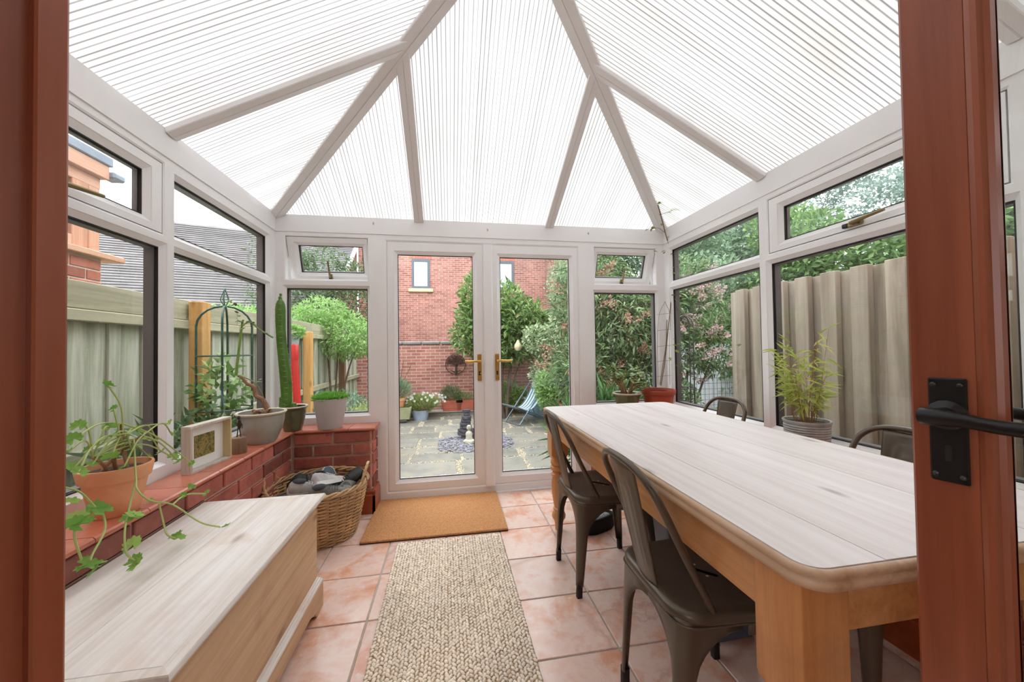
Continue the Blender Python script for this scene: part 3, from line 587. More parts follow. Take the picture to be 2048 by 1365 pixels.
# ------------------------------------------------------------------ metal cafe chairs
def make_chair(label):
    c = thing('metal_chair', label, 'chair', (0, 0, 0), 0, 'metal chairs round the pine table'); SH = .452
    # seat: rounded square, rolled edge, shallow dish
    def seat(ins, z, cr=.075):
        pts = rrect(-.185+ins, .185-ins, -.185+ins, .185-ins, cr-ins*.6, 5)
        return [(x, y*(1.0+.06*(x/.185)), z) for x, y in pts]
    MB().loft([seat(.012, SH-.03), seat(.0, SH-.03), seat(-.004, SH-.02), seat(-.001, SH-.006), seat(.010, SH), seat(.03, SH-.003), seat(.09, SH-.006), seat(.15, SH-.007, .08)], True, True).build('seat', CHAIR, c, True, ang=60)
    hm = MB().lathe([(.0045, SH-.0045), (.0002, SH-.004)], 8).mesh('drain_hole_spot')
    for x, y in ((.0, .03), (.0, -.03), (-.035, .0)): link('drain_hole_spot', hm, SPOT, c, (x, y, 0))  # pale discs paint the light showing through the seat's drain holes
    # legs: folded sheet, two flanges meeting the neighbours in an arch
    H = [0.05, .12, .2, .27, .31, .335, .352, .366, .376, .384, .39, .41, .43]
    def legmesh(sx, sy):
        fx, fy = (.205, .205) if sx > 0 else (-.195, .165); tx, ty = sx*.178, sy*.178*(1+.05*sx); fy = sy*abs(fy)
        rings = []
        for z in H:
            t = z/.43; px, py = fx+(tx-fx)*t, fy+(ty-fy)*t
            base = .026+.03*t; k = max(0, (z-.27)/(.390-.27)); k = min(1, k)
            g = 0 if z < .27 else 1-math.sqrt(max(0, 1-k*k))
            wx = base+(abs(px)-base)*g; wy = base+(abs(py)-base)*g; r = .016+.02*t
            row = [(px-sx*wx, py-sy*.004, z), (px-sx*(wx*.5+r*.5), py, z)]
            for a in (0, 22.5, 45, 67.5, 90):
                an = math.radians(a); row.append((px-sx*r+sx*r*math.sin(an), py-sy*r+sy*r*math.cos(an), z))
            row += [(px, py-sy*(wy*.5+r*.5), z), (px-sx*.004, py-sy*wy, z)]; rings.append(row)
        return MB().loft(rings, False, False), (fx, fy)
    for sx in (1, -1):
        for sy in (1, -1):
            m, (fx, fy) = legmesh(sx, sy); o = m.build('leg', CHAIR, c, True, ang=50); md = o.modifiers.new('gauge', 'SOLIDIFY'); md.thickness = .004; md.offset = -1
            dx, dy = (sx*.178-fx)/.43, (sy*.178-fy)/.43
            MB().loft([[(fx-sx*.014+dx*z+a, fy-sy*.014+dy*z+b_, z) for a, b_ in rrect(-.0125, .0125, -.0125, .0125, .006, 3)] for z in (0, .02, .056)]).build('rubber_foot', RUBBER, o, True)
    # pressed bead round the skirt
    bead = [(x, y*(1+.05*(x/.18)), .418) for x, y in rrect(-.183, .183, -.183, .183, .05, 5)]; MB().tube(bead, .003, 6, closed=True).build('skirt_bead', CHAIR, c, True)
    # tubular back hoop
    W_ = .172; xb0, xb1 = -.178, -.262; zt = .812
    def hp(s, z): t = (z-.44)/(zt-.44); return (xb0+(xb1-xb0)*t, s, z)
    W_ = .166; xh = -.082
    def hq(s, z): t = (z-.44)/(zt-.44); return (xh+(xb1-xh)*t**.92 if t > 0 else xh, s, z)
    pts = [hq(-W_, .43), hq(-W_, .50), hq(-W_*.99, .60), hq(-W_*.98, .67)]
    for k in range(1, 12):
        a = PI-PI*k/12; ca = math.cos(a); pts.append(hq(W_*.96*math.copysign(abs(ca)**.75, ca), .70+(zt-.70)*math.sin(a)**.8))
    pts += [hq(W_*.98, .67), hq(W_*.99, .60), hq(W_, .50), hq(W_, .43)]
    MB().tube(smoothpath(pts, 3), .0105, 10).build('back_hoop', CHAIR, c, True)
    # pressed splat
    sp = MB(); NZ, NY = 22, 17; rows = []
    for i in range(NZ):
        z = .445+(zt-.012-.445)*i/(NZ-1); w = .056+.022*((z-.445)/(zt-.445)); row = []
        for j in range(NY):
            y = -w+2*w*j/(NY-1); a = abs(y)/w; e = 0
            for rad, top in ((.62, .765), (.30, .735)):
                zz = top-.045*rad/.62
                if z < zz: dd = abs(a-rad)
                else: dd = abs(math.hypot(a, (z-zz)/(w if w else 1))-rad)
                e = max(e, max(0, 1-dd/.10))
            fade = min(1, max(0, (z-.49)/.03)); x, _, _ = hp(0, z)
            row.append((x+.003-.004*e*fade-.008*(1-a*a), y, z))
        rows.append(row)
    so = sp.loft(rows, False, False).build('splat', CHAIR, c, True, ang=70); md = so.modifiers.new('gauge', 'SOLIDIFY'); md.thickness = .003
    return c
ch = make_chair('bronze metal chair at the left of the table, nearest the camera')
ch.location = (.752, 1.03, 0)
dup(ch, (.748, 1.775, 0), math.radians(1), 'bronze metal chair at the left of the table, nearer the french doors')
dup(ch, (1.405, 1.985, 0), math.radians(180), 'bronze metal chair on the window side of the table, nearer the red pot')
dup(ch, (1.405, 1.10, 0), math.radians(180), 'bronze metal chair on the window side of the table, beside the timber door')
# things under the table
BOXP = plain('blue_grey_plastic', rgb(84, 96, 116), .25, var=.05); BOXL = plain('clear_grey_lid', rgb(150, 158, 172), .15, var=.05)
sb = thing('storage_box', 'blue-grey plastic storage box with ridged pale lid under the table', 'box', (1.075, 1.60, 0))
MB().loft([[(x, y, z) for x, y in rrect(-.1*k, .1*k, -.36*k, .36*k, .03, 4)] for k, z in ((.9, 0), (.93, .02), (1, .30), (1.02, .30), (1.02, .32))]).build('body', BOXP, sb, True)
ld = MB(); ld.loft([[(x, y, z) for x, y in rrect(-.108+i, .108-i, -.37+i, .37-i, .025, 4)] for i, z in ((0, .315), (0, .345), (.006, .352), (.02, .352), (.024, .342), (.034, .342), (.038, .354))]); ld.build('lid', BOXL, sb, True)
for x in (-.05, -.025, 0, .025, .05): MB().cbox(x-.004, x+.004, -.29, .29, .352, .360, .002).build('lid_ridge', BOXL, sb)
FLEECE = plain('grey_fleece', rgb(170, 172, 178), .95, var=.3, vscale=60, bump=1, bscale=90, bdist=.02); BLKF = plain('black_felt', (.014, .013, .013, 1), .9)
slp = thing('slipper', 'black slipper with grey fleece lining on the tiles under the table', 'slipper', (.90, 2.20, 0), math.radians(200))
MB().loft([[(x*(1+.0*z), y*.5*(1+.25*math.sin((x+.13)*8)), z) for x, y in rrect(-.13*k, .13*k, -.1*k, .1*k, .09*k, 6)] for k, z in ((.92, 0), (1, .012), (1, .03), (.97, .06), (.9, .085), (.8, .088), (.76, .07))], True, False).build('upper', BLKF, slp, True)
MB().ell((0, 0, .066), (.105, .045, .026), 16, 8).build('lining', FLEECE, slp, True)
# ------------------------------------------------------------------ blanket chest
CX0, CX1, CY0, CY1, CH = -1.058, -.558, .853, 1.803, .492
cs = thing('blanket_chest', 'bleached pine blanket chest with moulded lid and plinth by the left wall', 'chest', ((CX0+CX1)/2, (CY0+CY1)/2, 0)); cw, cl = (CX1-CX0)/2, (CY1-CY0)/2
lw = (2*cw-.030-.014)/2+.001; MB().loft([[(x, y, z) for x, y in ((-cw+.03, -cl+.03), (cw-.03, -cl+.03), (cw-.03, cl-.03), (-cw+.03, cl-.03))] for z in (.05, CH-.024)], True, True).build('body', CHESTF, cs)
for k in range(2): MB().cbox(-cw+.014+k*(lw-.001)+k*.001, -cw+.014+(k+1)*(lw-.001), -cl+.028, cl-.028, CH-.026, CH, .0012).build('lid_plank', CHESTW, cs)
mp = [(.0, 0), (.026, 0), (.028, -.003), (.030, -.010), (.027, -.017), (.022, -.021), (.020, -.026), (.0, -.026)]
m = MB(); x = cw-.030; y = cl-.030
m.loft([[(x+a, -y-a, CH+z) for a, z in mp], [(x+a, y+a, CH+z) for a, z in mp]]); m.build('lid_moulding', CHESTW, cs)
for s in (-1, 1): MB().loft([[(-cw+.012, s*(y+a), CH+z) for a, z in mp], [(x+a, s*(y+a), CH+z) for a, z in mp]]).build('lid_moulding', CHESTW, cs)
MB().cbox(-cw, -cw+.013, -cl, cl, CH-.05, CH+.006, .002).build('back_rail', wood('dark_back_rail', rgb(70, 44, 34), rgb(94, 62, 48), rgb(116, 82, 66), axis=1, knots=False), cs)
def plinth(ax, a0, a1, f, s):
    """plinth board with shaped bracket feet and a moulded top"""
    n = 26; top = .112; pts = [(a0, top), (a0, 0)]; ln = a1-a0
    fl = .13
    pts += [(a0+fl*.6, 0), (a0+fl*.72, .012), (a0+fl*.78, .026), (a0+fl*.9, .028), (a0+fl, .036), (a0+fl*1.2, .046), (a1-fl*1.2, .046), (a1-fl, .036), (a1-fl*.9, .028), (a1-fl*.78, .026), (a1-fl*.72, .012), (a1-fl*.6, 0), (a1, 0), (a1, top)]
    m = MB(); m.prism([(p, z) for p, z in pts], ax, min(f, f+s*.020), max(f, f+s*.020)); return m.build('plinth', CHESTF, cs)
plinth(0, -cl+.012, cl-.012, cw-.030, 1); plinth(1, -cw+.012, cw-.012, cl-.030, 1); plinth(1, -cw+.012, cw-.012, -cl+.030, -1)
tp_ = [(0, .112), (.020, .112), (.018, .118), (.014, .120), (.012, .126), (.007, .128), (.004, .134), (0, .135)]
m = MB(); m.loft([[(cw-.030+a, -cl+.03-a, z) for a, z in tp_], [(cw-.030+a, cl-.03+a, z) for a, z in tp_]])
for s in (-1, 1): m.loft([[(-cw+.02, s*(cl-.03+a), z) for a, z in tp_], [(cw-.03+a, s*(cl-.03+a), z) for a, z in tp_]])
m.build('plinth_moulding', CHESTW, cs)
# ------------------------------------------------------------------ mats
mt = thing('door_mat', 'brown coir door mat lying in front of the french doors', 'mat', (-.088, 2.588, 0)); mt.rotation_euler = (0, 0, math.radians(-.3))
MB().cbox(-.437, .437, -.305, .305, .0, .005, .001).build('backing', RUBBER, mt); MB().cbox(-.437, .437, -.305, .305, .005, .017, .003).build('pile', COIR, mt)
rg = thing('jute_rug', 'pale woven jute runner on the tiles leading to the door mat', 'rug', (0.0, 1.23, 0)); rg.rotation_euler = (0, 0, math.radians(.4))
MB().box(-.302, .302, -1.02, 1.02, .0, .004).build('backing', plain('jute_backing', rgb(176, 150, 118), .95, var=.2, vscale=50), rg)
m = MB(); nx = 42; px = .604/nx; py = .0185; ny = int(2.04/py); base = MB().ell((0, 0, 0), (1, 1, 1), 6, 4); bv = np.array(base.v); V = []; F = []
for i in range(nx):
    for j in range(ny):
        s = 1 if (i % 2) else -1; a = s*.55+random.uniform(-.3, .3); c, q = math.cos(a), math.sin(a)
        P = bv*np.array([px*random.uniform(.42, .6), py*random.uniform(.55, .85), random.uniform(.0036, .0052)]); P = np.stack([P[:, 0]*c-P[:, 1]*q*.9, P[:, 0]*q*.9+P[:, 1]*c, P[:, 2]], 1)+np.array([-.302+px*(i+.5)+random.uniform(-.002, .002), -1.02+py*(j+.5)+(i % 2)*py*.5, .0055+random.uniform(-.001, .001)])
        b0 = len(V)*len(bv); V.append(P); F += [tuple(b0+k for k in f) for f in base.f]
me = bpy.data.meshes.new('weave'); me.from_pydata(np.concatenate(V).tolist(), [], F); me.polygons.foreach_set('use_smooth', [True]*len(F)); o = link('weave', me, JUTE, rg); o['kind'] = 'stuff'
# ------------------------------------------------------------------ wicker basket of shoes
bk = thing('wicker_basket', 'oval brown wicker log basket heaped with shoes by the brick return', 'basket', (-.80, 2.455, 0))
def bsec(t, ang): # t 0 base..1 rim
    z = .335*t; cx = .012*t; cy = -.045*t; rx = .205+.068*t**.8; ry = .185+.092*t**.8; return cx+rx*math.cos(ang), cy+ry*math.sin(ang), z
NS = 30; m = MB()
for k in range(NS):
    a = 2*PI*k/NS; m.tube([bsec(t, a) for t in (0, .33, .66, 1.0)], .0042, 5)
m.build('stakes', WICKD, bk, True)
m = MB(); rows = 30
for r_ in range(rows):
    t = (r_+.5)/rows*.93; pts = []; seg = NS*2
    for q in range(seg):
        a = 2*PI*q/seg; x, y, z = bsec(t, a); off = .0062*math.sin(PI*(q+.0)/2*1.0+ (PI if r_ % 2 else 0)+PI/4); n = math.hypot(x, y); pts.append((x*(1+off/n), y*(1+off/n), z+.0015*math.sin(q*1.7+r_)))
    m.tube(pts, .0055, 6, closed=True)
o = m.build('weave', WICK, bk, True); o['kind'] = 'stuff'
for ph in range(3):
    pts = []
    for q in range(96):
        a = 2*PI*q/96; x, y, z = bsec(1, a); w = a*9+ph*2*PI/3; n = math.hypot(x, y); k = 1+.010*math.cos(w)/n; pts.append((x*k, y*k, z+.010*math.sin(w)))
    MB().tube(pts, .0062, 6, closed=True).build('rim_rod', WICK, bk, True)
for a0 in (0.10, PI+.05):
    for ph in range(2):
        pts = []
        for q in range(25):
            t = q/24; a = a0+(t-.5)*.75; x, y, z = bsec(1, a); h = .105*math.sin(PI*t)**.7; w = t*22+ph*PI; pts.append((x*(1+.03*math.sin(PI*t))+.004*math.cos(w), y+.004*math.sin(w), z-.006+h))
        MB().tube(pts, .0058, 6).build('handle', WICK, bk, True)
MB().lathe([(0.001, .012), (1.0, .012), (1.0, .0)], 30, 0, 0, .2, .18).build('base', WICKD, bk)
SH = {'black': plain('shoe_black', (.012, .012, .013, 1), .6, var=.3), 'grey': plain('shoe_grey', rgb(120, 116, 112), .85, var=.35, vscale=25, bump=.5), 'pale': plain('shoe_pale', rgb(186, 182, 182), .8, var=.25, vscale=20, bump=.4), 'brown': plain('shoe_taupe', rgb(98, 88, 80), .75, var=.3, vscale=20), 'sole': plain('shoe_sole_white', rgb(222, 220, 218), .6), 'dsole': plain('shoe_sole_grey', rgb(92, 92, 90), .7), 'blue': plain('shoe_slate', rgb(70, 80, 88), .7, var=.25, vscale=20)}
def shoe(label, up, so, loc, rot, s=1.0):
    r = thing('shoe', label, 'shoe', loc, 0, 'shoes in the basket'); r.rotation_euler = rot
    prof = [(-.125, .028, .075), (-.11, .036, .095), (-.08, .037, .098), (-.045, .035, .085), (-.01, .036, .072), (.03, .042, .058), (.07, .046, .048), (.1, .040, .040), (.122, .022, .028)]
    rings = []
    for x, w, h in prof:
        rings.append([(x*s, w*s*math.cos(a), (.022+max(0, math.sin(a))*(h-.022)*1.0 + min(0, math.sin(a))*.006)*s) for a in [2*PI*i/14 for i in range(14)]])
    MB().loft(rings).build('upper', up, r, True, ang=60)
    MB().loft([[(x*s*(1.02), y*s, z*s) for x, y in [(p[0], p[1]*1.06) for p in prof]+[(p[0], -p[1]*1.06) for p in prof[::-1]]] for z in (0, .004, .026)]).build('sole', so, r)
    MB().ell((-.075*s, 0, .093*s), (.042*s, .026*s, .010*s), 12, 6).build('opening', SH['black'], r, True)
    for k in range(4): MB().tube([((-.02+k*.016)*s, -.02*s, (.074-k*.005)*s), ((-.015+k*.016)*s, 0, (.084-k*.006)*s), ((-.02+k*.016)*s, .02*s, (.074-k*.005)*s)], .0028*s, 5).build('lace', so, r)
    return r
SHO = [('taupe shoe lying sole outward at the left rim of the wicker basket', 'brown', 'dsole', (-1.0, 2.36, .255), (1.35, 0, .5)), ('black boot leaning in the left half of the wicker basket', 'black', 'black', (-.93, 2.43, .275), (.5, -.95, 1.1)),
       ('taupe suede shoe at the back of the wicker basket against the bricks', 'brown', 'dsole', (-.87, 2.52, .30), (.3, -.5, .5)), ('slate blue shoe standing up at the back of the wicker basket', 'blue', 'sole', (-.76, 2.52, .28), (.2, -1.0, 2.2)),
       ('pale grey knitted shoe with white heel in the middle of the wicker basket', 'pale', 'sole', (-.82, 2.36, .300), (.35, .15, .5)), ('pale grey trainer lying across the middle of the wicker basket', 'pale', 'sole', (-.72, 2.42, .315), (-.5, .2, 1.0)),
       ('black shoe at the right back of the wicker basket', 'black', 'black', (-.645, 2.50, .285), (.3, -.6, .7)), ('grey felt shoe at the right front of the wicker basket', 'grey', 'dsole', (-.69, 2.32, .285), (.4, .0, .5)),
       ('grey shoe wedged below the right handle of the wicker basket', 'grey', 'dsole', (-.655, 2.42, .265), (.5, -.3, 1.3)), ('black shoe deep in the middle of the wicker basket', 'black', 'dsole', (-.78, 2.45, .215), (.2, .1, .2)), ('grey shoe deep at the front of the wicker basket', 'grey', 'dsole', (-.80, 2.30, .225), (.2, .1, 3.3))]
for lab, a, b_, loc, rot in SHO: shoe(lab, SH[a], SH[b_], loc, rot, .92)
# ------------------------------------------------------------------ pots and plants indoors
def pot(parent, prof, mat, n=28, soil=None, sx=1, sy=1, name='pot'):
    o = MB().lathe(prof, n, 0, 0, sx, sy, False).build(name, mat, parent, True, ang=45)
    if soil: MB().lathe([(.001, soil[1]+.004), (soil[0]*.6, soil[1]+.006), (soil[0], soil[1])], n, 0, 0, sx, sy).build('soil', SOIL, parent, True)
    return o
def lobed(name, r, mat, lob=5, depth=.22, cup=.25, n=30):
    pts = [(0, 0, 0)]
    for i in range(n):
        a = math.radians(25)+(2*PI-math.radians(50))*i/(n-1)-PI/2; rr = r*(1-depth*(.5-.5*math.cos(lob*2*(a+PI/2))) + .03*math.sin(a*17)); pts.append((rr*math.cos(a), rr*math.sin(a), cup*r*(rr/r)**2+.07*r*math.sin(a*5)))
    return MB().add(pts, [(0, i, i+1) for i in range(1, n)]).mesh(name, True, 80)
# trailing geranium
gz = thing('potted_geranium', 'terracotta pot of sprawling trailing geranium on the left sill', 'plant', (-1.125, 1.475, SILL))
pot(gz, [(.001, .004), (.052, .004), (.056, 0), (.060, .004), (.078, .10), (.081, .118), (.088, .118), (.090, .125), (.096, .158), (.094, .163), (.088, .163), (.086, .15), (.083, .13)], TERRA, soil=(.084, .142))
gl = [lobed('leaf', r, L_GER) for r in (.016, .021, .026)]
stems = MB(); wst = MB()
for pts, r in (([(0, .0, .14), (.01, -.02, .2), (.03, -.01, .26)], .006), ([(.02, .02, .14), (-.01, .04, .22), (.0, .02, .30)], .006), ([(-.03, -.02, .14), (-.01, .01, .19), (.05, .04, .25)], .006), ([(0, -.03, .14), (.02, -.07, .18), (.03, -.12, .22)], .005)):
    wst.tube(smoothpath(pts, 4), r, 7)
wst.build('woody_stems', ST_BRN, gz, True)
def gleaf(u, v, x, fx, size, out=None, depth_axis=0):
    """leaf at photo pixel (u,v) at world x, joined by a stalk to the crown"""
    p = pix(u, v, 0, x)-Vector((-1.125, 1.475, SILL)); o = link('leaf', gl[size], L_GER, gz, p); o.rotation_euler = (random.uniform(.2, 1.1), random.uniform(-.7, .7), random.uniform(0, 6.28))
    if fx is None: return p
    s = Vector(fx); mid = (s+p)/2+Vector((random.uniform(-.01, .02), random.uniform(-.02, .02), random.uniform(.02, .05))); stems.tube(smoothpath([s, mid, p], 5), [.0026]*10+[.0018], 5); return p
crown = [(.03, -.01, .26), (.0, .02, .30), (.05, .04, .25), (.03, -.12, .22), (.02, 0, .22)]
for (u, v, x, s) in ((216, 771, -1.14, 1), (228, 818, -1.12, 0), (158, 852, -1.12, 1), (220, 856, -1.10, 1), (148, 878, -1.08, 1), (275, 863, -1.14, 2), (290, 879, -1.12, 1), (322, 905, -1.1, 1), (314, 880, -1.12, 0), (346, 915, -1.1, 1), (358, 924, -1.04, 1), (384, 928, -1.03, 0), (344, 870, -1.13, 0), (147, 938, -1.06, 2), (158, 945, -1.03, 1), (222, 915, -1.06, 2), (228, 872, -1.07, 1), (248, 935, -1.05, 0), (204, 890, -1.07, 0), (262, 900, -1.08, 1), (185, 930, -1.08, 0), (300, 915, -1.1, 0), (240, 890, -1.12, 1), (176, 900, -1.1, 0), (136, 905, -1.08, 0), (340, 846, -1.12, 0)):
    gleaf(u, v, x, random.choice(crown), s)
# trailing runners over the sill edge
def runner(pp, lv):
    P = [pix(u, v, 0, x)-Vector((-1.125, 1.475, SILL)) for u, v, x in pp]; stems.tube(smoothpath(P, 6), .0028, 5)
    for u, v, x, s in lv: gleaf(u, v, x, None, s)
runner([(268, 880, -1.08), (272, 955, -1.02), (275, 980, -.98), (300, 1002, -.95), (345, 1010, -.93), (400, 1045, -.86), (440, 1055, -.83)], [(450, 1054, -.83, 1), (300, 1003, -.96, 0)])
runner([(318, 1008, -.95), (328, 1050, -.93), (335, 1070, -.90), (350, 1077, -.89)], [(357, 1077, -.89, 1), (352, 1072, -.90, 1)])
runner([(345, 1010, -.93), (372, 990, -.95), (410, 988, -.95)], [(414, 987, -.95, 0), (382, 975, -.96, 0), (366, 992, -.95, 0)])
runner([(272, 960, -1.02), (258, 1020, -.98), (250, 1060, -.94), (252, 1105, -.92), (270, 1122, -.90)], [(265, 1035, -.97, 2), (268, 1032, -.95, 2), (255, 1040, -.96, 1), (266, 1090, -.92, 2), (270, 1125, -.90, 2), (272, 1130, -.89, 1)])
runner([(205, 1020, -1.0), (210, 1060, -.97), (185, 1110, -.95), (180, 1130, -.94)], [(203, 1022, -.99, 2), (192, 1018, -1.0, 2), (186, 1132, -.93, 2), (178, 1135, -.92, 2), (190, 1142, -.92, 1)])
runner([(128, 975, -1.0), (160, 985, -.99), (190, 1015, -.98)], [(152, 1040, -.98, 2), (165, 1046, -.97, 2), (145, 1050, -.96, 2), (140, 1005, -1.0, 1), (156, 1050, -.96, 1)])
runner([(150, 1050, -.97), (150, 1080, -.96), (165, 1125, -.94)], [(168, 1128, -.93, 1)])
stems.build('stalks', ST_GER, gz, True)
# picture frame
pf = thing('picture_frame', 'deep box picture frame with a small photograph on the left sill', 'picture', (-1.118, 1.985, SILL), math.radians(-2)); fh, fw, fd = .212, .262, .042
T = .011; pf.rotation_euler = (0, 0, math.radians(-6))
for z0, z1 in ((0, T), (fh-T, fh)): MB().cbox(-fd, 0, -fw/2, fw/2, z0, z1, .0008).build('rail', LIMED, pf)
MB().cbox(-fd, 0, -fw/2, -fw/2+T, T, fh-T, .0008).build('side', LIMED, pf); MB().cbox(-fd, 0, fw/2-T, fw/2, T, fh-T, .0008).build('side', PALEW, pf)
MB().box(-fd+.002, -fd+.006, -fw/2+T, fw/2-T, T, fh-T).build('mount', WHITEP, pf)
t = NT('landscape_print'); v = t.coord((1, 1, 1), perobj=False); n = t.noise(v, 34, 5, .7, .8); c = t.ramp(n, [(.3, rgb(34, 44, 22)), (.45, rgb(96, 100, 52)), (.55, rgb(168, 140, 82)), (.64, rgb(70, 88, 44)), (.8, rgb(220, 222, 224))]); t.pbsdf(c, .3)
MB().box(-fd+.006, -fd+.0075, -.066, .060, .052, .156).build('print', t.m, pf)
# log with small metal figure
lg = thing('log_ornament', 'small cut log carrying a tiny dark wire figure on the left sill', 'ornament', (-1.115, 2.20, SILL))
MB().lathe([(.001, 0), (.036, 0), (.037, .004), (.036, .08), (.033, .084), (.001, .085)], 14, 0, 0, 1, .95).build('log', wood('bark_log', rgb(84, 62, 48), rgb(128, 98, 76), rgb(160, 130, 104), axis=2, rough=.8), lg, True)
RUST = plain('rusty_wire', rgb(66, 46, 36), .8, .3, var=.3, vscale=40); m = MB()
for s in (-1, 1): m.tube([(s*.010, .0, .084), (s*.006, 0, .11), (s*.004, 0, .13)], .0025, 6)
m.tube([(0, 0, .128), (.004, 0, .15), (.002, 0, .176)], [.006, .011, .006], 8); m.ell((.0, 0, .188), (.008, .008, .011), 10, 8); m.tube([(.0, 0, .17), (.014, .006, .15), (.016, .0, .13)], .002, 5); m.tube([(.0, 0, .17), (-.012, .006, .155), (-.018, .0, .165)], .002, 5); m.build('figure', RUST, lg, True)
# grey bowl with twisted succulent
gb = thing('potted_succulent', 'grey glazed bowl pot with a twisted bare-stemmed succulent on the left sill', 'plant', (-1.108, 2.428, SILL))
pot(gb, [(.001, .003), (.066, .003), (.070, 0), (.082, .02), (.108, .08), (.118, .13), (.120, .165), (.128, .172), (.130, .180), (.126, .184), (.116, .180), (.110, .165), (.108, .15)], GREYGL, 32, (.11, .158)); MB().lathe([(.117, .176), (.128, .172), (.1315, .180), (.127, .186), (.115, .182)], 32).build('rim', RIMGL, gb, True)
m = MB(); tw_ = [pix(u, v, 1, 2.43)-gb.location for u, v in ((535, 818), (525, 800), (512, 792), (508, 775), (494, 768), (486, 758), (476, 752))]; m.tube(smoothpath(tw_, 4), [.016-.0004*i for i in range(25)], 8)
for k in range(5):
    a = k*1.3; m.tube(smoothpath([(.04*math.cos(a), .03*math.sin(a), .155), (.05*math.cos(a+.4), .04*math.sin(a+.4), .19), (.02*math.cos(a), .02, .175)], 4), [.008]*9, 6)
m.build('trunk', ST_BRN, gb, True)
p1 = [pix(u, v, 1, 2.40)-gb.location for u, v in ((472, 752), (476, 715), (484, 650), (487, 640))]; MB().tube(smoothpath(p1, 4), [.0085-.0003*i for i in range(13)], 7).build('shoot', plain('green_shoot', rgb(126, 160, 74), .5), gb, True)
m = MB(); p2 = [pix(u, v, 1, 2.38)-gb.location for u, v in ((484, 652), (500, 645), (520, 660), (546, 676))]; m.tube(smoothpath(p2, 4), .0045, 6); m.build('side_shoot', plain('green_twig', rgb(120, 150, 84), .6), gb, True); m = MB(); p3 = [pix(u, v, 1, 2.40)-gb.location for u, v in ((480, 752), (508, 765), (525, 790), (530, 815))]; m.tube(smoothpath(p3, 4), .003, 6); m.build('side_shoot', plain('brown_twig', rgb(130, 116, 90), .6), gb, True)
jl = MB().ell((.011, 0, 0), (.012, .0075, .003), 8, 6).mesh('leaf', True)
for (u, v) in ((462, 612), (470, 622), (478, 630), (468, 606), (486, 645), (500, 642), (512, 650), (526, 663), (535, 668), (545, 676), (524, 764), (520, 760), (476, 640), (490, 655), (505, 648), (460, 600)):
    o = link('leaf', jl, L_JADE, gb, pix(u, v, 1, 2.39)-gb.location); o.rotation_euler = (random.uniform(-.5, .5), random.uniform(-.6, .6), random.uniform(0, 6.28)); o.scale = (1.2, 1.2, 1.2)
# cactus
cc = thing('potted_cactus', 'tall ribbed green cactus in a dark green glazed pot in the corner', 'plant', (-1.058, 2.745, SILL))
pot(cc, [(.001, .003), (.05, .003), (.054, 0), (.062, .03), (.076, .09), (.080, .13), (.082, .148), (.092, .156), (.094, .162), (.09, .166), (.078, .162), (.074, .14)], GREENGL, 28, (.076, .142)); MB().lathe([(.077, .158), (.091, .155), (.0955, .162), (.091, .168), (.078, .164)], 28).build('rim', RIMGL, cc, True)
def column(base, top, r, ribs=5, lean=0, n=40, wob=0):
    m = MB(); rings = []; sp = MB()
    for k in range(n+1):
        t = k/n; z = base[2]+(top-base[2])*t; rr = r*(.86+.16*math.sin(t*9)*.3+.14*math.sin(PI*min(1, t*1.4)))*(1 if t < .9 else math.sqrt(max(.02, 1-((t-.9)/.1)**2*.92)))
        cx = base[0]+lean*t+wob*math.sin(t*7); ring = []
        for i in range(ribs*6):
            a = 2*PI*i/(ribs*6); q = rr*(.80+.24*abs(math.cos(a*ribs/2))**1.2); ring.append((cx+q*math.cos(a), base[1]+q*math.sin(a), z))
            if i % 6 == 0 and k % 2 == 0:
                for da in (-.3, .3): sp.tube([(cx+q*math.cos(a), base[1]+q*math.sin(a), z), (cx+(q+.007)*math.cos(a+da), base[1]+(q+.007)*math.sin(a+da), z+.002)], [.0011, .0004], 3)
        rings.append(ring)
    return m.loft(rings), sp
for args, kw in (((( -.038, 0, .14), .90, .034), dict(lean=-.042, wob=.006)), (((-.065, -.01, .14), .235, .017), dict(n=14)), (((-.045, -.015, .14), .19, .018), dict(n=12)), (((.015, -.02, .14), .19, .016), dict(n=12))):
    m, s = column(*args, **kw); o = m.build('column', CACT, cc, True, ang=70); s.build('spines', SPINE, o)
MB().ell((-.078, 0, .905), (.011, .011, .014), 10, 8).ell((-.074, 0, .928), (.009, .009, .010), 10, 8).build('bud', CACT, cc, True)
# pale pot with fern
wp = thing('potted_fern', 'tapered pale grey plastic pot with feathery green fern on the end sill', 'plant', (-.826, 2.772, SILL))
pot(wp, [(.001, .003), (.072, .003), (.076, 0), (.079, .006), (.106, .19), (.109, .2), (.111, .206), (.108, .209), (.103, .206), (.100, .19)], PALEPOT, 32, (.1, .185))
n = 1500; th = RNG.random(n)*2*PI; rr = np.sqrt(RNG.random(n))*.105; P = np.stack([rr*np.cos(th), rr*np.sin(th), .195+.02*RNG.random(n)+(.105-rr)*.25], 1); Dd = np.stack([np.cos(th)*.7, np.sin(th)*.7, .5+RNG.random(n)*.8], 1)+RNG.normal(size=(n, 3))*.4
leaves('fronds', P, Dd, runit(n), .03, .006, L_FERN, wp); m = MB()
for a, h, r in ((.3, .10, .015), (2.0, .06, .03)):
    m.tube(smoothpath([(r*.3, .02, .19), (.02+r*.5*math.cos(a), .02, .19+h*.6), (.03+r*math.cos(a), .02, .19+h)], 4), .0035, 6)
m.tube(smoothpath([(.03, .02, .20), (.045, .02, .245), (.07, .02, .262), (.085, .01, .25)], 4), .003, 6); m.build('stems', plain('fern_stem', rgb(120, 150, 60), .6), wp, True)
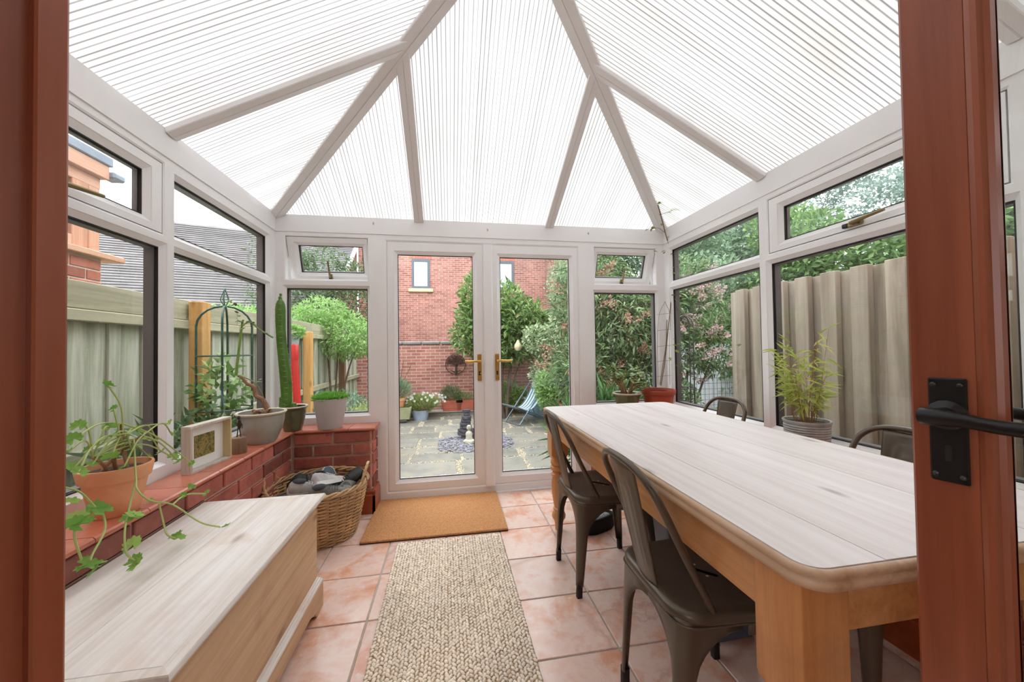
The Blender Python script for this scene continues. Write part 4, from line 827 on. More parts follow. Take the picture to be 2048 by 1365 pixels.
# right corner: jade plant, trellis pot, small tray
jp = thing('potted_jade', 'olive glazed pot with a bushy jade plant on the sill right of the french doors', 'plant', (1.415, 2.79, SILL))
pot(jp, [(.001, .003), (.06, .003), (.066, 0), (.076, .03), (.092, .10), (.098, .13), (.1, .148), (.112, .154), (.114, .162), (.110, .166), (.098, .162), (.092, .15)], OLIVEGL, 28, (.094, .145)); MB().lathe([(.097, .158), (.111, .153), (.1155, .162), (.110, .168), (.097, .164)], 28).build('rim', RIMGL, jp, True)
m = MB(); tips = []
for k in range(11):
    a = k*2.4; r = .05+.015*(k % 4)*2; top = Vector((r*1.6*math.cos(a), r*.9*math.sin(a)-.01, .25+.03*(k % 5)*.9)); m.tube(smoothpath([(.02*math.cos(a), .02*math.sin(a), .148), (r*.7*math.cos(a), r*.5*math.sin(a), .20), top], 4), [.009-.0006*i for i in range(9)], 7); tips.append(top)
m.build('stems', plain('jade_stem', rgb(150, 116, 78), .7), jp, True); jb = MB().ell((.022, 0, 0), (.024, .0135, .005), 8, 6).mesh('leaf', True)
for tpt in tips:
    for k in range(15):
        o = link('leaf', jb, L_JADE, jp, tpt+Vector((random.uniform(-.03, .03), random.uniform(-.025, .025), random.uniform(-.06, .03)))); o.rotation_euler = (random.uniform(-.5, .5), random.uniform(-1.1, .3), random.uniform(0, 6.28))
vp = thing('potted_climber', 'red plastic pot with wire trellis and a thin vine climbing the corner to the roof', 'plant', (1.672, 2.76, SILL))
pot(vp, [(.001, .003), (.088, .003), (.092, 0), (.096, .006), (.118, .145), (.126, .147), (.131, .153), (.134, .182), (.131, .188), (.124, .187), (.121, .165)], REDPOT, 32, (.118, .16))
m = MB(); B = vp.location
for u0 in (1316, 1340): m.tube(smoothpath([pix(u, v, 1, 2.80)-B for u, v in ((u0, 770), (u0-1, 690), (u0+(2 if u0 < 1330 else 0), 632), (1330, 604))], 5), .0018, 5)
for v in (628, 660, 692, 722, 752): m.tube([pix(1314, v+2, 1, 2.80)-B, pix(1330, v, 1, 2.805)-B, pix(1342, v-1, 1, 2.80)-B], .0015, 5)
m.build('trellis', WIRE, vp, True)
m = MB(); vpth = [(1322, 772, 2.76), (1330, 720, 2.78), (1336, 660, 2.80), (1342, 600, 2.82), (1341, 540, 2.83), (1340, 500, 2.83), (1334, 478, 2.82), (1330, 464, 2.80), (1324, 440, 2.70), (1316, 410, 2.62)]
m.tube(smoothpath([pix(u, v, 1, y)-B for u, v, y in vpth], 5), .004, 6); m.tube(smoothpath([pix(u, v, 1, y)-B for u, v, y in ((1330, 466, 2.80), (1316, 456, 2.78), (1300, 460, 2.76))], 4), .0018, 5); m.tube(smoothpath([pix(u, v, 1, y)-B for u, v, y in ((1318, 430, 2.66), (1335, 425, 2.62), (1352, 418, 2.58))], 4), .0018, 5); m.tube(smoothpath([pix(u, v, 1, y)-B for u, v, y in ((1320, 770, 2.74), (1326, 730, 2.77), (1332, 690, 2.79), (1334, 640, 2.8))], 4), .0035, 6); m.tube(smoothpath([pix(u, v, 1, y)-B for u, v, y in ((1342, 606, 2.82), (1366, 630, 2.76), (1398, 688, 2.70))], 4), .0016, 5)
m.build('vine', plain('vine_stem', rgb(112, 98, 66), .7), vp, True); vl = MB().add([(0, 0, 0), (.022, .013, .003), (.048, 0, -.004), (.022, -.013, .003)], [(0, 1, 2), (0, 2, 3)]).mesh('leaf')
for (u, v, y) in ((1300, 458, 2.76), (1306, 454, 2.76), (1312, 457, 2.76), (1322, 452, 2.78), (1352, 418, 2.58), (1346, 416, 2.58), (1350, 412, 2.58), (1335, 424, 2.62), (1318, 402, 2.6), (1322, 400, 2.6), (1314, 408, 2.6), (1348, 478, 2.8), (1345, 472, 2.8), (1342, 500, 2.8), (1340, 510, 2.8), (1322, 505, 2.82), (1328, 508, 2.82), (1316, 505, 2.82), (1346, 535, 2.8), (1348, 540, 2.8), (1344, 545, 2.8), (1342, 590, 2.8), (1346, 596, 2.8), (1378, 656, 2.74), (1372, 652, 2.74), (1380, 662, 2.74), (1348, 680, 2.78), (1344, 690, 2.78), (1352, 690, 2.78), (1350, 700, 2.78), (1480, 688, 2.4), (1484, 690, 2.4), (1352, 560, 2.8), (1338, 715, 2.8), (1350, 730, 2.78)):
    o = link('leaf', vl, L_VINE, vp, pix(u, v, 1, y)-B); o.rotation_euler = (random.uniform(-.7, .7), random.uniform(-.5, .9), random.uniform(0, 6.28))
ty = thing('plant_tray', 'small shallow terracotta tray of dry seedlings on the sill by the french doors', 'tray', (1.265, 2.79, SILL)); MB().loft([[(x, y, z) for x, y in rrect(-.07+i, .07-i, -.04+i, .04-i, .01, 3)] for i, z in ((.006, 0), (0, .06), (.004, .064), (.010, .06), (.012, .05))]).build('tray', REDPOT, ty, True)
n = 260; P = np.stack([RNG.uniform(-.055, .055, n), RNG.uniform(-.028, .028, n), np.full(n, .05)], 1); leaves('seedlings', P, RNG.normal(size=(n, 3))*.5+np.array([0, 0, 1.]), runit(n), .03, .004, leafmat('dry_seedling', [rgb(150, 110, 70), rgb(186, 150, 110)], .8, .2), ty)
# ribbed pot with bamboo
bp = thing('potted_bamboo', 'ribbed grey pot with feathery bamboo on the right sill behind the table', 'plant', (1.742, 1.562, SILL))
prf = [(.001, .003), (.070, .003), (.078, 0)]
for k in range(13): prf += [(.082+.0016*k-.00006*k*k, .006+k*.0115), (.0855+.0016*k-.00006*k*k, .012+k*.0115)]
prf += [(.100, .162), (.098, .166), (.090, .164), (.087, .15)]
pot(bp, prf, CONC, 32, (.09, .145)); m = MB(); tips = []
for k in range(44):
    a = random.uniform(0, 6.28); r = random.uniform(.0, .05); h = random.uniform(.10, .47)*(1 if k % 3 else .8); ex = random.uniform(.02, .09)*h/.35
    p = [Vector((r*math.cos(a), r*math.sin(a), .145)), Vector(((r+ex*.4)*math.cos(a), (r+ex*.5)*math.sin(a), .145+h*.5)), Vector(((r+ex)*math.cos(a)*.8, (r+ex*1.3)*math.sin(a), .145+h))]; pth = smoothpath(p, 5); m.tube(pth, [.0015]*6+[.001]*4+[.0006], 4)
    for q in pth[3 if h > .25 else 6:]: tips.append((q, a))
m.build('stalks', ST_BAM, bp, True); bl_ = MB().add([(0, 0, 0), (.030, .0065, .004), (.085, 0, -.008), (.030, -.0065, .004)], [(0, 1, 2), (0, 2, 3)]).mesh('leaf')
random.shuffle(tips)
for q, a in tips[:285]:
    o = link('leaf', bl_, L_BAM, bp, q); o.rotation_euler = (random.uniform(-.8, .8), random.uniform(-.9, .7), a+random.uniform(-1.4, 1.4)); s = random.uniform(.6, 1.15); o.scale = (s, s, s)
# ------------------------------------------------------------------ garden
GZ = -.45
SOILG = multi('garden_soil', [(.3, rgb(120, 110, 92)), (.6, rgb(160, 148, 126)), (.8, rgb(140, 132, 110))], 3, .95, bump=.6, bscale=25, objvar=0, bdist=.02)
gd = struct('ground', 'gravelly garden soil around the conservatory', 'ground'); MB().box(-60, 60, -20, 90, GZ-.3, GZ-.03).build('soil_bed', SOILG, gd)
MB().box(L-.1, R+.1, BACKY, D+.09, GZ-.05, -.11).build('foundation', OUTBR, gd)
SLAB = multi('sandstone_slab', [(.25, rgb(100, 100, 96)), (.5, rgb(128, 125, 118)), (.75, rgb(146, 134, 114))], 4, .55, detail=7, bump=.35, bscale=18, objvar=.12, bdist=.006, speck=(40, rgb(120, 118, 110), .64))
PEB = plain('pebble', rgb(190, 180, 160), .8, var=.1, islvar=.35); SLATE = plain('slate_chip', rgb(122, 120, 132), .6, var=.15, islvar=.4)
pv = struct('pavement', 'grey and buff sandstone patio slabs with pebble joints', 'pavement')
MB().box(-2.6, 3.6, D+.1, 9.0, GZ-.1, GZ-.012).build('joint_bed', plain('joint_sand', rgb(168, 158, 138), .95, var=.2, vscale=40, bump=.5), pv)
y = 3.15; joints = []; k = 0; GAPS = []
while y < 8.9:
    h = random.choice((.42, .55, .6, .48)); x = -2.5+random.uniform(-.3, 0)
    while x < 3.5:
        w = random.choice((.45, .6, .75, .9)); j = random.choice((.03, .05, .08, .12)); x1 = min(x+w, 3.55)
        if x1-x > .2 and not (-.02 < (x+x1)/2-.42 < .0):
            cx, cy = (x+x1)/2, y+h/2
            slate = (-.12 < cx < .95 and 5.75 < cy < 6.75)
            if not slate:
                a, b = (x1-x-j)/2, (h-random.choice((.03, .05, .07)))/2; jit = lambda: random.uniform(-.018, .018)
                q = [(-a+jit(), -b+jit()), (a+jit(), -b+jit()), (a+jit(), b+jit()), (-a+jit(), b+jit())]; dz = random.uniform(-.004, .005)
                MB().loft([[(p*1.0, r, -.03) for p, r in q], [(p, r, dz-.004) for p, r in q], [(p*.98, r*.98, dz) for p, r in q]]).build('slab', SLAB, pv, loc=(cx, cy, GZ))
                GAPS.append((cx, cy, a, b))
        x = x1
    y += h
def chips(name, n, xr, yr, size, mat, parent, flat, skip=True, zz=GZ-.008, ell=False):
    """loose stones as one heap of small octahedra"""
    X = RNG.uniform(*xr, n); Y = RNG.uniform(*yr, n); keep = np.ones(n, bool)
    if skip:
        for cx, cy, a, b in GAPS: keep &= ~((abs(X-cx) < a-.004) & (abs(Y-cy) < b-.004))
    if ell: keep &= ((X-sum(xr)/2)/(xr[1]-xr[0])*2)**2+((Y-sum(yr)/2)/(yr[1]-yr[0])*2)**2 < 1+.25*RNG.normal(size=n)
    X, Y = X[keep], Y[keep]; n = len(X); ba = np.array([(1, 0, 0), (-1, 0, 0), (0, 1, 0), (0, -1, 0), (0, 0, 1), (0, 0, -1)], float); fa = np.array([(0, 2, 4), (2, 1, 4), (1, 3, 4), (3, 0, 4), (2, 0, 5), (1, 2, 5), (3, 1, 5), (0, 3, 5)])
    s = size*(.6+.8*RNG.random((n, 1, 1))); th = RNG.random(n)*2*PI; c, q = np.cos(th), np.sin(th); Rm = np.zeros((n, 3, 3)); Rm[:, 0, 0] = c; Rm[:, 0, 1] = -q; Rm[:, 1, 0] = q; Rm[:, 1, 1] = c; Rm[:, 2, 2] = 1
    V = np.einsum('nij,kj->nki', Rm, ba*np.array([1, .7, flat]))*s; V[:, :, 2] += V[:, :, 0]*RNG.normal(size=(n, 1))*.35; V += np.stack([X, Y, zz+RNG.random(n)*size*.7], 1)[:, None, :]
    F = (fa[None]+np.arange(n)[:, None, None]*6).reshape(-1, 3); me = bpy.data.meshes.new(name); me.from_pydata(V.reshape(-1, 3).tolist(), [], F.tolist()); o = link(name, me, mat, parent); o['kind'] = 'stuff'; return o
chips('pebbles', 40000, (-1.6, 2.6), (3.9, 9.0), .011, PEB, pv, .7)
sl = chips('slate_chippings', 2200, (-.2, 1.05), (5.65, 6.8), .026, SLATE, None, .3, False, GZ+.004, True); tag(sl, 'bed of purple-grey slate chippings round the water feature', 'slate chips', kind='stuff')
# stacked slate water feature and statue
wf = thing('water_feature', 'tower of stacked dark slates in the slate bed on the patio', 'water feature', (.275, 6.55, GZ)); sd = plain('dark_slate', rgb(72, 72, 82), .5, var=.3, vscale=9, bump=.5, bscale=30)
for k in range(9):
    r = .17*(1-.075*k)*random.uniform(.8, 1.15); z = .02+k*.055; pg = [(r*random.uniform(.75, 1.1)*math.cos(2*PI*i/9), r*random.uniform(.6, .95)*math.sin(2*PI*i/9)) for i in range(9)]; ox, oy = random.uniform(-.03, .03), random.uniform(-.03, .03)
    MB().loft([[(x*.9+ox, y_*.9+oy, z) for x, y_ in pg], [(x+ox, y_+oy, z+.015) for x, y_ in pg], [(x*.96+ox, y_*.96+oy, z+.05) for x, y_ in pg]]).build('slate', sd, wf)
STONE = multi('weathered_stone', [(.3, rgb(170, 164, 148)), (.7, rgb(206, 200, 184))], 14, .9, bump=.4, objvar=0)
stt = thing('garden_statue', 'small pale stone seated figure beside the slate tower', 'statue', (.31, 6.2, GZ))
MB().lathe([(.001, 0), (.09, 0), (.1, .03), (.085, .06), (.06, .075), (.052, .12), (.058, .16), (.045, .195), (.02, .21), (.018, .225), (.034, .24), (.04, .265), (.034, .295), (.012, .31), (.001, .312)], 16, 0, 0, 1, .8).build('body', STONE, stt, True); MB().ell((-.05, -.03, .045), (.05, .035, .03), 10, 6).ell((.05, -.03, .045), (.05, .035, .03), 10, 6).build('knees', STONE, stt, True)
# garden wall with coping and raised ledge
GY = 9.15; GW = brickmat('pink_garden_brick', rgb(152, 90, 80), rgb(180, 122, 110), rgb(188, 174, 166)); COP = plain('grey_coping', rgb(122, 116, 116), .8, var=.15, vscale=8)
gw = thing('garden_wall', 'pink brick garden wall with dark rounded coping behind the patio', 'wall', (0, GY, GZ)); MB().box(-2.9, 4.4, 0, .22, -.1, 1.68).build('masonry', GW, gw)
for k in range(16): MB().cbox(-2.9+k*.45, -2.9+(k+1)*.45-.008, -.03, .26, 1.68, 1.78, .03).build('coping_stone', COP, gw)
lgz = thing('sleeper_ledge', 'low grey ledge along the foot of the garden wall carrying planters', 'ledge', (0, GY-.22, GZ)); MB().cbox(-2.6, 4.2, -.12, .2, -.03, .09, .012).build('board', plain('grey_sleeper', rgb(120, 116, 108), .85, var=.2, vscale=6, bump=.3), lgz); MB().cbox(-2.6, 4.2, -.14, .2, .09, .115, .006).build('cap_board', plain('grey_sleeper_cap', rgb(146, 142, 134), .85, var=.2, vscale=6), lgz)
# house behind
HY = 14.0; HB = brickmat('house_brick', rgb(152, 92, 82), rgb(182, 124, 112), rgb(190, 176, 168)); ANTH = plain('anthracite_frame', rgb(92, 100, 112), .5, var=.05); BLUEG = plain('pale_blue_blind_glass', rgb(196, 220, 236), .12, var=.03); LINT = plain('sandstone_sill', rgb(206, 188, 156), .8, var=.08)
hs = thing('brick_house', 'pink brick house with anthracite windows behind the garden wall', 'house', (0, HY, GZ))
MB().box(-3.2, 6, 0, 6, -.1, 6.6).build('wall', HB, hs); MB().box(3.75, 6, -.35, .1, -.1, 6.6).build('wall_projection', brickmat('house_brick_dark', rgb(132, 92, 84), rgb(160, 116, 104), rgb(176, 164, 154)), hs)
MB().prism([(-.5, 6.5), (3, 8.6), (6.5, 6.5)], 0, -3.4, 6.2).build('roof', plain('house_roof_tile', rgb(120, 118, 124), .8, var=.2, vscale=4), hs)
for x0, x1 in ((-1.335, -.677), (1.86, 2.50)):
    z0, z1 = 3.38-GZ, 4.48-GZ; fr = MB().ring((x0, x1, z0, z1), (x0+.1, x1-.1, z0+.1, z1-.12), [(0, 0, .06), (0, 0, -.03), (1, -.02, -.03), (1, 0, 0), (1, 0, .05)]).build('window', ANTH, hs); MB().box(x0+.09, x1-.09, -.014, -.004, z0+.09, z1-.11).build('pane', BLUEG, fr); MB().cbox(x0-.12, x1+.12, -.07, .05, z0-.13, z0-.0, .01).build('sill', LINT, hs)
    for k in range(9): MB().cbox(x0-.08+k*(x1-x0+.16)/9, x0-.08+(k+1)*(x1-x0+.16)/9-.012, -.008, .05, z1+.01, z1+.22, .003).build('lintel_brick', plain('soldier_brick_%d_%d' % (x0*10, k), rgb(176+k*2, 110, 92), .85), hs)
MB().cbox(.82, 1.0, -.03, .02, 4.52-GZ, 4.72-GZ, .01).build('air_vent', plain('vent_brown', rgb(140, 96, 84), .8), hs)
# grey tiled roof to the left
RT = plain('grey_roof_tile', rgb(136, 132, 134), .7, var=.15, vscale=3, islvar=.12); rt = thing('tiled_roof', 'grey plain-tile roof of a neighbouring house beyond the left fence', 'roof', (0, 0, 0))
EV = (Vector((-12.5, 8.6, 1.9)), Vector((-3.3, 10.6, 1.9))); RD = (Vector((-12.5, 12.2, 5.32)), Vector((-3.3, 14.2, 5.0))); m = MB(); NR = 40
for k in range(NR):
    t0, t1 = k/NR, (k+1)/NR; a0, b0 = EV[0].lerp(RD[0], t0), EV[1].lerp(RD[1], t0); a1, b1 = EV[0].lerp(RD[0], t1), EV[1].lerp(RD[1], t1); up = Vector((0, -.08, .075)); bk = Vector((0, .05, .05))
    m.add([a0+up, b0+up, b1+bk, a1+bk, a0+Vector((0, -.08, .04)), b0+Vector((0, -.08, .04)), a0+bk*.3, b0+bk*.3], [(0, 1, 2, 3), (4, 5, 1, 0), (6, 7, 5, 4)])
o = m.build('tile_courses', RT, rt); o['kind'] = 'stuff'
MB().tube([RD[0], RD[1]], .09, 8).build('ridge_tiles', RT, rt); MB().add([EV[0], EV[1], EV[1]-Vector((0, 0, 2.6)), EV[0]-Vector((0, 0, 2.6))], [(0, 1, 2, 3)]).add([EV[1], RD[1], RD[1]-Vector((0, 0, 5.6)), EV[1]-Vector((0, 0, 2.6))], [(0, 1, 2, 3)]).build('wall', HB, rt); MB().tube([EV[1]+Vector((.05, -.03, .05)), RD[1]+Vector((.05, -.03, .05))], .07, 6).build('bargeboard', UPVC, rt)
# neighbour's annex close behind the left fence
AX = -2.45; an = thing('neighbour_annex', 'neighbouring brick annex with orange timber window and lead flat roof above the fence', 'building', (AX, 3.09, GZ)); ABR = multi('orange_brick', [(.3, rgb(150, 84, 68)), (.6, rgb(178, 110, 92)), (.8, rgb(168, 120, 108))], 10, .8, bump=.4, objvar=.2); PALM = plain('pale_mortar', rgb(196, 182, 172), .9, var=.1); OAK = wood('orange_oak', rgb(186, 128, 98), rgb(206, 152, 122), rgb(216, 168, 140), axis=2, rough=.5, knots=False); OAKY = wood('orange_oak_sill', rgb(186, 134, 106), rgb(210, 160, 132), rgb(220, 176, 150), axis=1, rough=.5, knots=False)
LEAD = plain('lead_sheet', rgb(136, 146, 160), .6, .1, var=.12, vscale=4); AGL = plain('reflective_far_glass', rgb(176, 188, 200), .08, var=.1, vscale=2)
zs = 1.835-GZ; MB().box(-2.5, -.006, -3.2, 0, 0, zs-.02).build('mortar_core', PALM, an); ch_ = .075
cache = {}
for k in range(6):
    z = zs-.03-(k+1)*ch_; a = (k % 2)*.1125
    while a > -1.6:
        a0, a1 = max(a-.225, -1.6), min(a, 0); ln = round(a1-a0-.01, 3)
        if ln > .03:
            if ln not in cache: cache[ln] = MB().cbox(-.09, 0, -ln/2, ln/2, 0, ch_-.011, .003).mesh('brick')
            link('brick', cache[ln], ABR, an, (0, (a0+a1)/2-.002, z))
        a -= .225
MB().cbox(-.2, .05, -3.2, .13, zs-.025, zs+.018, .006).build('window_sill', OAKY, an)
zt_ = zs+.56
for a0, a1 in ((-.085, -.003), (-.20, -.088), (-.95, -.84), (-1.7, -1.6)): MB().cbox(-.1, -.012, a0, a1, zs+.018, zt_, .004).build('window_post', OAK, an)
MB().cbox(-.1, -.010, -3.2, -.2, zs+.018, zs+.10, .004).build('window_rail', OAKY, an); MB().cbox(-.1, -.010, -3.2, 0, zt_-.08, zt_, .004).build('window_rail', OAKY, an)
for a0, a1 in ((-.84, -.20), (-1.6, -.95)): MB().box(-.05, -.04, a0, a1, zs+.1, zt_-.08).build('pane', AGL, an)
MB().cbox(-2.4, .03, -3.2, .02, zt_, zt_+.10, .004).build('fascia', OAKY, an); MB().cbox(-2.4, .045, -3.2, .035, zt_+.10, zt_+.165, .006).build('roof_edge', LEAD, an); MB().cbox(-.04, .06, .02, .12, zt_+.02, zt_+.07, .012).build('gutter_end', LEAD, an)
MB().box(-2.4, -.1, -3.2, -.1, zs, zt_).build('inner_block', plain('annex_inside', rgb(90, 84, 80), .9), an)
# left fence: boards, rails and posts
FW = wood('mossy_fence_board', rgb(98, 102, 84), rgb(168, 168, 150), rgb(212, 210, 198), axis=2, rough=.9, scale=.75, objvar=.34, knots=False, stain=rgb(136, 160, 104)); FWR = wood('mossy_fence_rail', rgb(132, 128, 104), rgb(166, 160, 136), rgb(184, 176, 152), axis=1, rough=.9, scale=.6, objvar=.1, knots=False, stain=rgb(98, 112, 70)); FPO = wood('new_fence_post', rgb(176, 124, 66), rgb(204, 154, 92), rgb(214, 170, 112), axis=2, rough=.7, scale=.7, objvar=.1); FPD = wood('old_fence_post', rgb(110, 80, 58), rgb(136, 104, 78), rgb(156, 124, 96), axis=2, rough=.8, scale=.7, objvar=.1)
FX = -2.1; fl = thing('timber_fence', 'weathered mossy timber fence with orange posts left of the conservatory', 'fence', (FX, 0, GZ)); top = 1.56-GZ
bm_ = MB().cbox(-.018, 0, -.061, .061, 0, top-.015, .003).mesh('board')
bb_ = MB().cbox(-.018, 0, -.078, .078, 0, top-.015, .003).mesh('board')
for k in range(76): link('board', (bm_, bb_)[k % 2], FW, fl, (-.03-(k % 2)*.014-random.uniform(0, .004), .2+k*.13, 0))
for k in range(5):
    a0, a1 = .1+k*2.0, .1+(k+1)*2.0-.01; MB().cbox(-.026, .012, a0, a1, top-.16, top, .004).build('top_rail', FWR, fl); MB().cbox(-.026, .035, a0, a1, top-.235, top-.165, .006).build('rail', FWR, fl); MB().cbox(-.026, .03, a0, a1, .95, 1.03, .006).build('rail', FWR, fl)
for yv, h, mt_ in ((1.2, 1.98, FPO), (3.36, 2.0, FPO), (5.72, 1.86, FPO), (7.45, 1.70, FPD)): MB().cbox(.03, .135, yv, yv+.105, 0, h, .006).build('post', mt_, fl)
# right fence: vertical boards proud of a backing row
FR_ = wood('silvered_fence_board', rgb(124, 110, 96), rgb(168, 154, 138), rgb(194, 182, 166), axis=2, rough=.9, scale=.6, objvar=.2, stain=rgb(126, 134, 104)); RX = 2.62; fr = thing('board_fence', 'silvered vertical board-on-board fence right of the conservatory', 'fence', (RX, 0, GZ)); topR = 1.625-GZ
b1 = MB().cbox(.022, .040, -.072, .072, 0, topR, .002).mesh('board'); b2 = MB().cbox(-.034, .012, -.052, .052, 0, topR+.005, .003).mesh('batten_board')
y = 3.02; k = 0
while y > -1.5:
    link('board', b1, FR_, fr, (0, y, 0)); link('batten_board', b2, FR_, fr, (0, y-.098, 0)); y -= .196
for z in (.35, 1.05, 1.75): MB().cbox(.042, .085, -1.6, 3.08, z, z+.09, .005).build('rail', FR_, fr)
MB().cbox(.042, .13, 2.98, 3.07, 0, topR+.0, .005).build('post', FR_, fr)
# pale blue-grey shed panel and mesh fence beyond
SHB = wood('pale_blue_board', rgb(168, 178, 190), rgb(192, 202, 212), rgb(206, 214, 222), axis=2, rough=.8, scale=.6, objvar=.06, knots=False); c0 = pix(1435, 745, 1, 6.4); pb = thing('pale_board_fence', 'pale blue-grey board fence beyond the pink flowering shrub', 'fence', (c0.x, 6.4, GZ)); sbm = MB().cbox(-.07, .07, 0, .02, 0, 1.62, .004).mesh('board')
for k in range(-10, 11): link('board', sbm, SHB, pb, (k*.146, (k % 2)*.01, 0))
MB().cbox(-1.5, 1.5, .02, .06, 1.2, 1.28, .004).build('rail', SHB, pb); MB().cbox(.45, .56, -.06, .04, 0, 1.72, .006).build('post', SHB, pb)
MW = plain('dark_green_wire', rgb(60, 72, 66), .5, .4); mf = thing('wire_fence', 'dark wire mesh border fence with hooped top before the pale boards', 'wire fence', (0, 4.6, GZ)); m = MB(); xa, xb = pix(1385, 770, 1, 4.6).x, pix(1490, 770, 1, 4.6).x; zt2 = pix(1430, 735, 1, 4.6).z-GZ
n = 13
for k in range(n+1):
    x = xa+(xb-xa)*k/n; m.tube([(x, 0, 0), (x, 0, zt2-.12), (x-.015, .02, zt2-.05), (x-.05, .06, zt2-.01)], .003, 4)
for z in np.arange(.15, zt2-.08, .075): m.tube([(xa, 0, z), (xb, 0, z)], .0025, 4)
m.tube([(xa-.05, .06, zt2-.01), (xb-.05, .06, zt2-.01)], .003, 4); m.build('mesh', MW, mf, True)
# obelisks
GRN = plain('green_steel', rgb(46, 74, 66), .45, .3, var=.1); DKG = plain('dark_steel', rgb(56, 60, 58), .5, .4)
def obelisk(label, base, r, h, mat, rings, group=None, legs=4, finial=True, ph=.4):
    o = thing('plant_obelisk', label, 'plant support', base); m = MB()
    for k in range(legs):
        a = 2*PI*k/legs+ph; m.tube([(r*math.cos(a), r*math.sin(a), 0), (r*math.cos(a), r*math.sin(a), h-r*.95)]+[(r*math.cos(t)*math.cos(a), r*math.cos(t)*math.sin(a), h-r*.95+r*.95*math.sin(t)) for t in (.3, .6, .9, 1.2, 1.5)], .0075, 6)
    m.build('uprights', mat, o, True)
    for z in rings: MB().tube([(r*math.cos(t), r*math.sin(t), z) for t in [i*2*PI/20 for i in range(20)]], .006, 6, closed=True).build('ring', mat, o, True)
    if finial:
        f = MB()
        for k in range(5):
            a = 2*PI*k/5; f.tube([(0, 0, h-.01), (.03*math.cos(a), .03*math.sin(a), h+.05), (.018*math.cos(a), .018*math.sin(a), h+.09), (0, 0, h+.14)], .0035, 5)
        f.build('finial', mat, o, True)
    return o
ob = pix(450, 760, 1, 3.25); OBL = obelisk('green domed steel plant obelisk outside the left window', (ob.x, 3.25, GZ), .175, pix(447, 613, 1, 3.25).z-GZ, GRN, (pix(447, 712, 1, 3.25).z-GZ, pix(447, 818, 1, 3.25).z-GZ, .3))
ob2 = pix(1368, 720, 1, 3.75); obelisk('dark steel plant hoop outside the right window by the pink shrub', (ob2.x, 3.75, GZ), .115, pix(1368, 632, 1, 3.75).z-GZ, DKG, (pix(1368, 705, 1, 3.75).z-GZ, pix(1368, 776, 1, 3.75).z-GZ), finial=False)
# red tube leaning by the left end window
rp = MB(); q0, q1 = pix(596, 832, 1, 3.12), pix(587, 690, 1, 3.2); dd = (q1-q0).normalized(); q0 = q0-dd*((q0.z-GZ)/dd.z)
rtb = thing('red_tube', 'red plastic tube with flared cap leaning outside the left end window', 'tube', q0); v1 = q1-q0; n1 = v1.length; RED = plain('red_plastic', rgb(214, 52, 44), .35, var=.05)
MB().tube([(0, 0, 0), v1*.93], .028, 14).build('tube', RED, rtb, True); MB().tube([v1*.925, v1*.94, v1*.99, v1*1.0], [.030, .034, .036, .030], 14).build('cap', RED, rtb, True)
# deckchair
DF = plain('deckchair_frame', rgb(120, 140, 152), .4, .5); t = NT('striped_canvas'); tc = t.n('ShaderNodeTexCoord'); sp_ = t.n('ShaderNodeSeparateXYZ'); t.l(tc.outputs['Object'], sp_.inputs[0]); ml = t.n('ShaderNodeMath', operation='MULTIPLY', i_1=11.0); t.l(sp_.outputs[1], ml.inputs[0]); fc = t.n('ShaderNodeMath', operation='FRACT'); t.l(ml.outputs[0], fc.inputs[0])
cc_ = t.ramp(fc.outputs[0], [(0, rgb(206, 220, 224)), (.42, rgb(206, 220, 224)), (.46, rgb(92, 122, 138)), (.9, rgb(92, 122, 138)), (.95, rgb(206, 220, 224))]); t.pbsdf(cc_, .9); STR = t.m
dk = thing('deck_chair', 'blue and white striped folding deckchair on the patio beside the bushes', 'deckchair', (1.66, 7.75, GZ), math.radians(205))
for s in (-.26, .26):
    MB().tube([(.42, s, .02), (-.40, s, .98)], .014, 8).build('back_rail', DF, dk, True); MB().tube([(-.42, s*.92, .02), (.52, s*.92, .40)], .014, 8).build('seat_rail', DF, dk, True); MB().tube([(-.16, s*1.05, .70), (-.36, s*.9, .05)], .011, 8).build('prop', DF, dk, True)
for p in ((.42, .02), (-.40, .98), (-.42, .02), (.52, .40)): MB().tube([(p[0], -.26, p[1]), (p[0], .26, p[1])], .014, 8).build('crossbar', DF, dk, True)
pth = smoothpath([(-.40, 0, .985), (-.27, 0, .74), (-.10, 0, .46), (.08, 0, .31), (.30, 0, .31), (.52, 0, .41)], 6); MB().loft([[(p.x, y_, p.z) for y_ in np.linspace(-.235, .235, 9)] for p in pth], False, False).build('canvas', STR, dk, True).modifiers.new('cloth', 'SOLIDIFY').thickness = .004
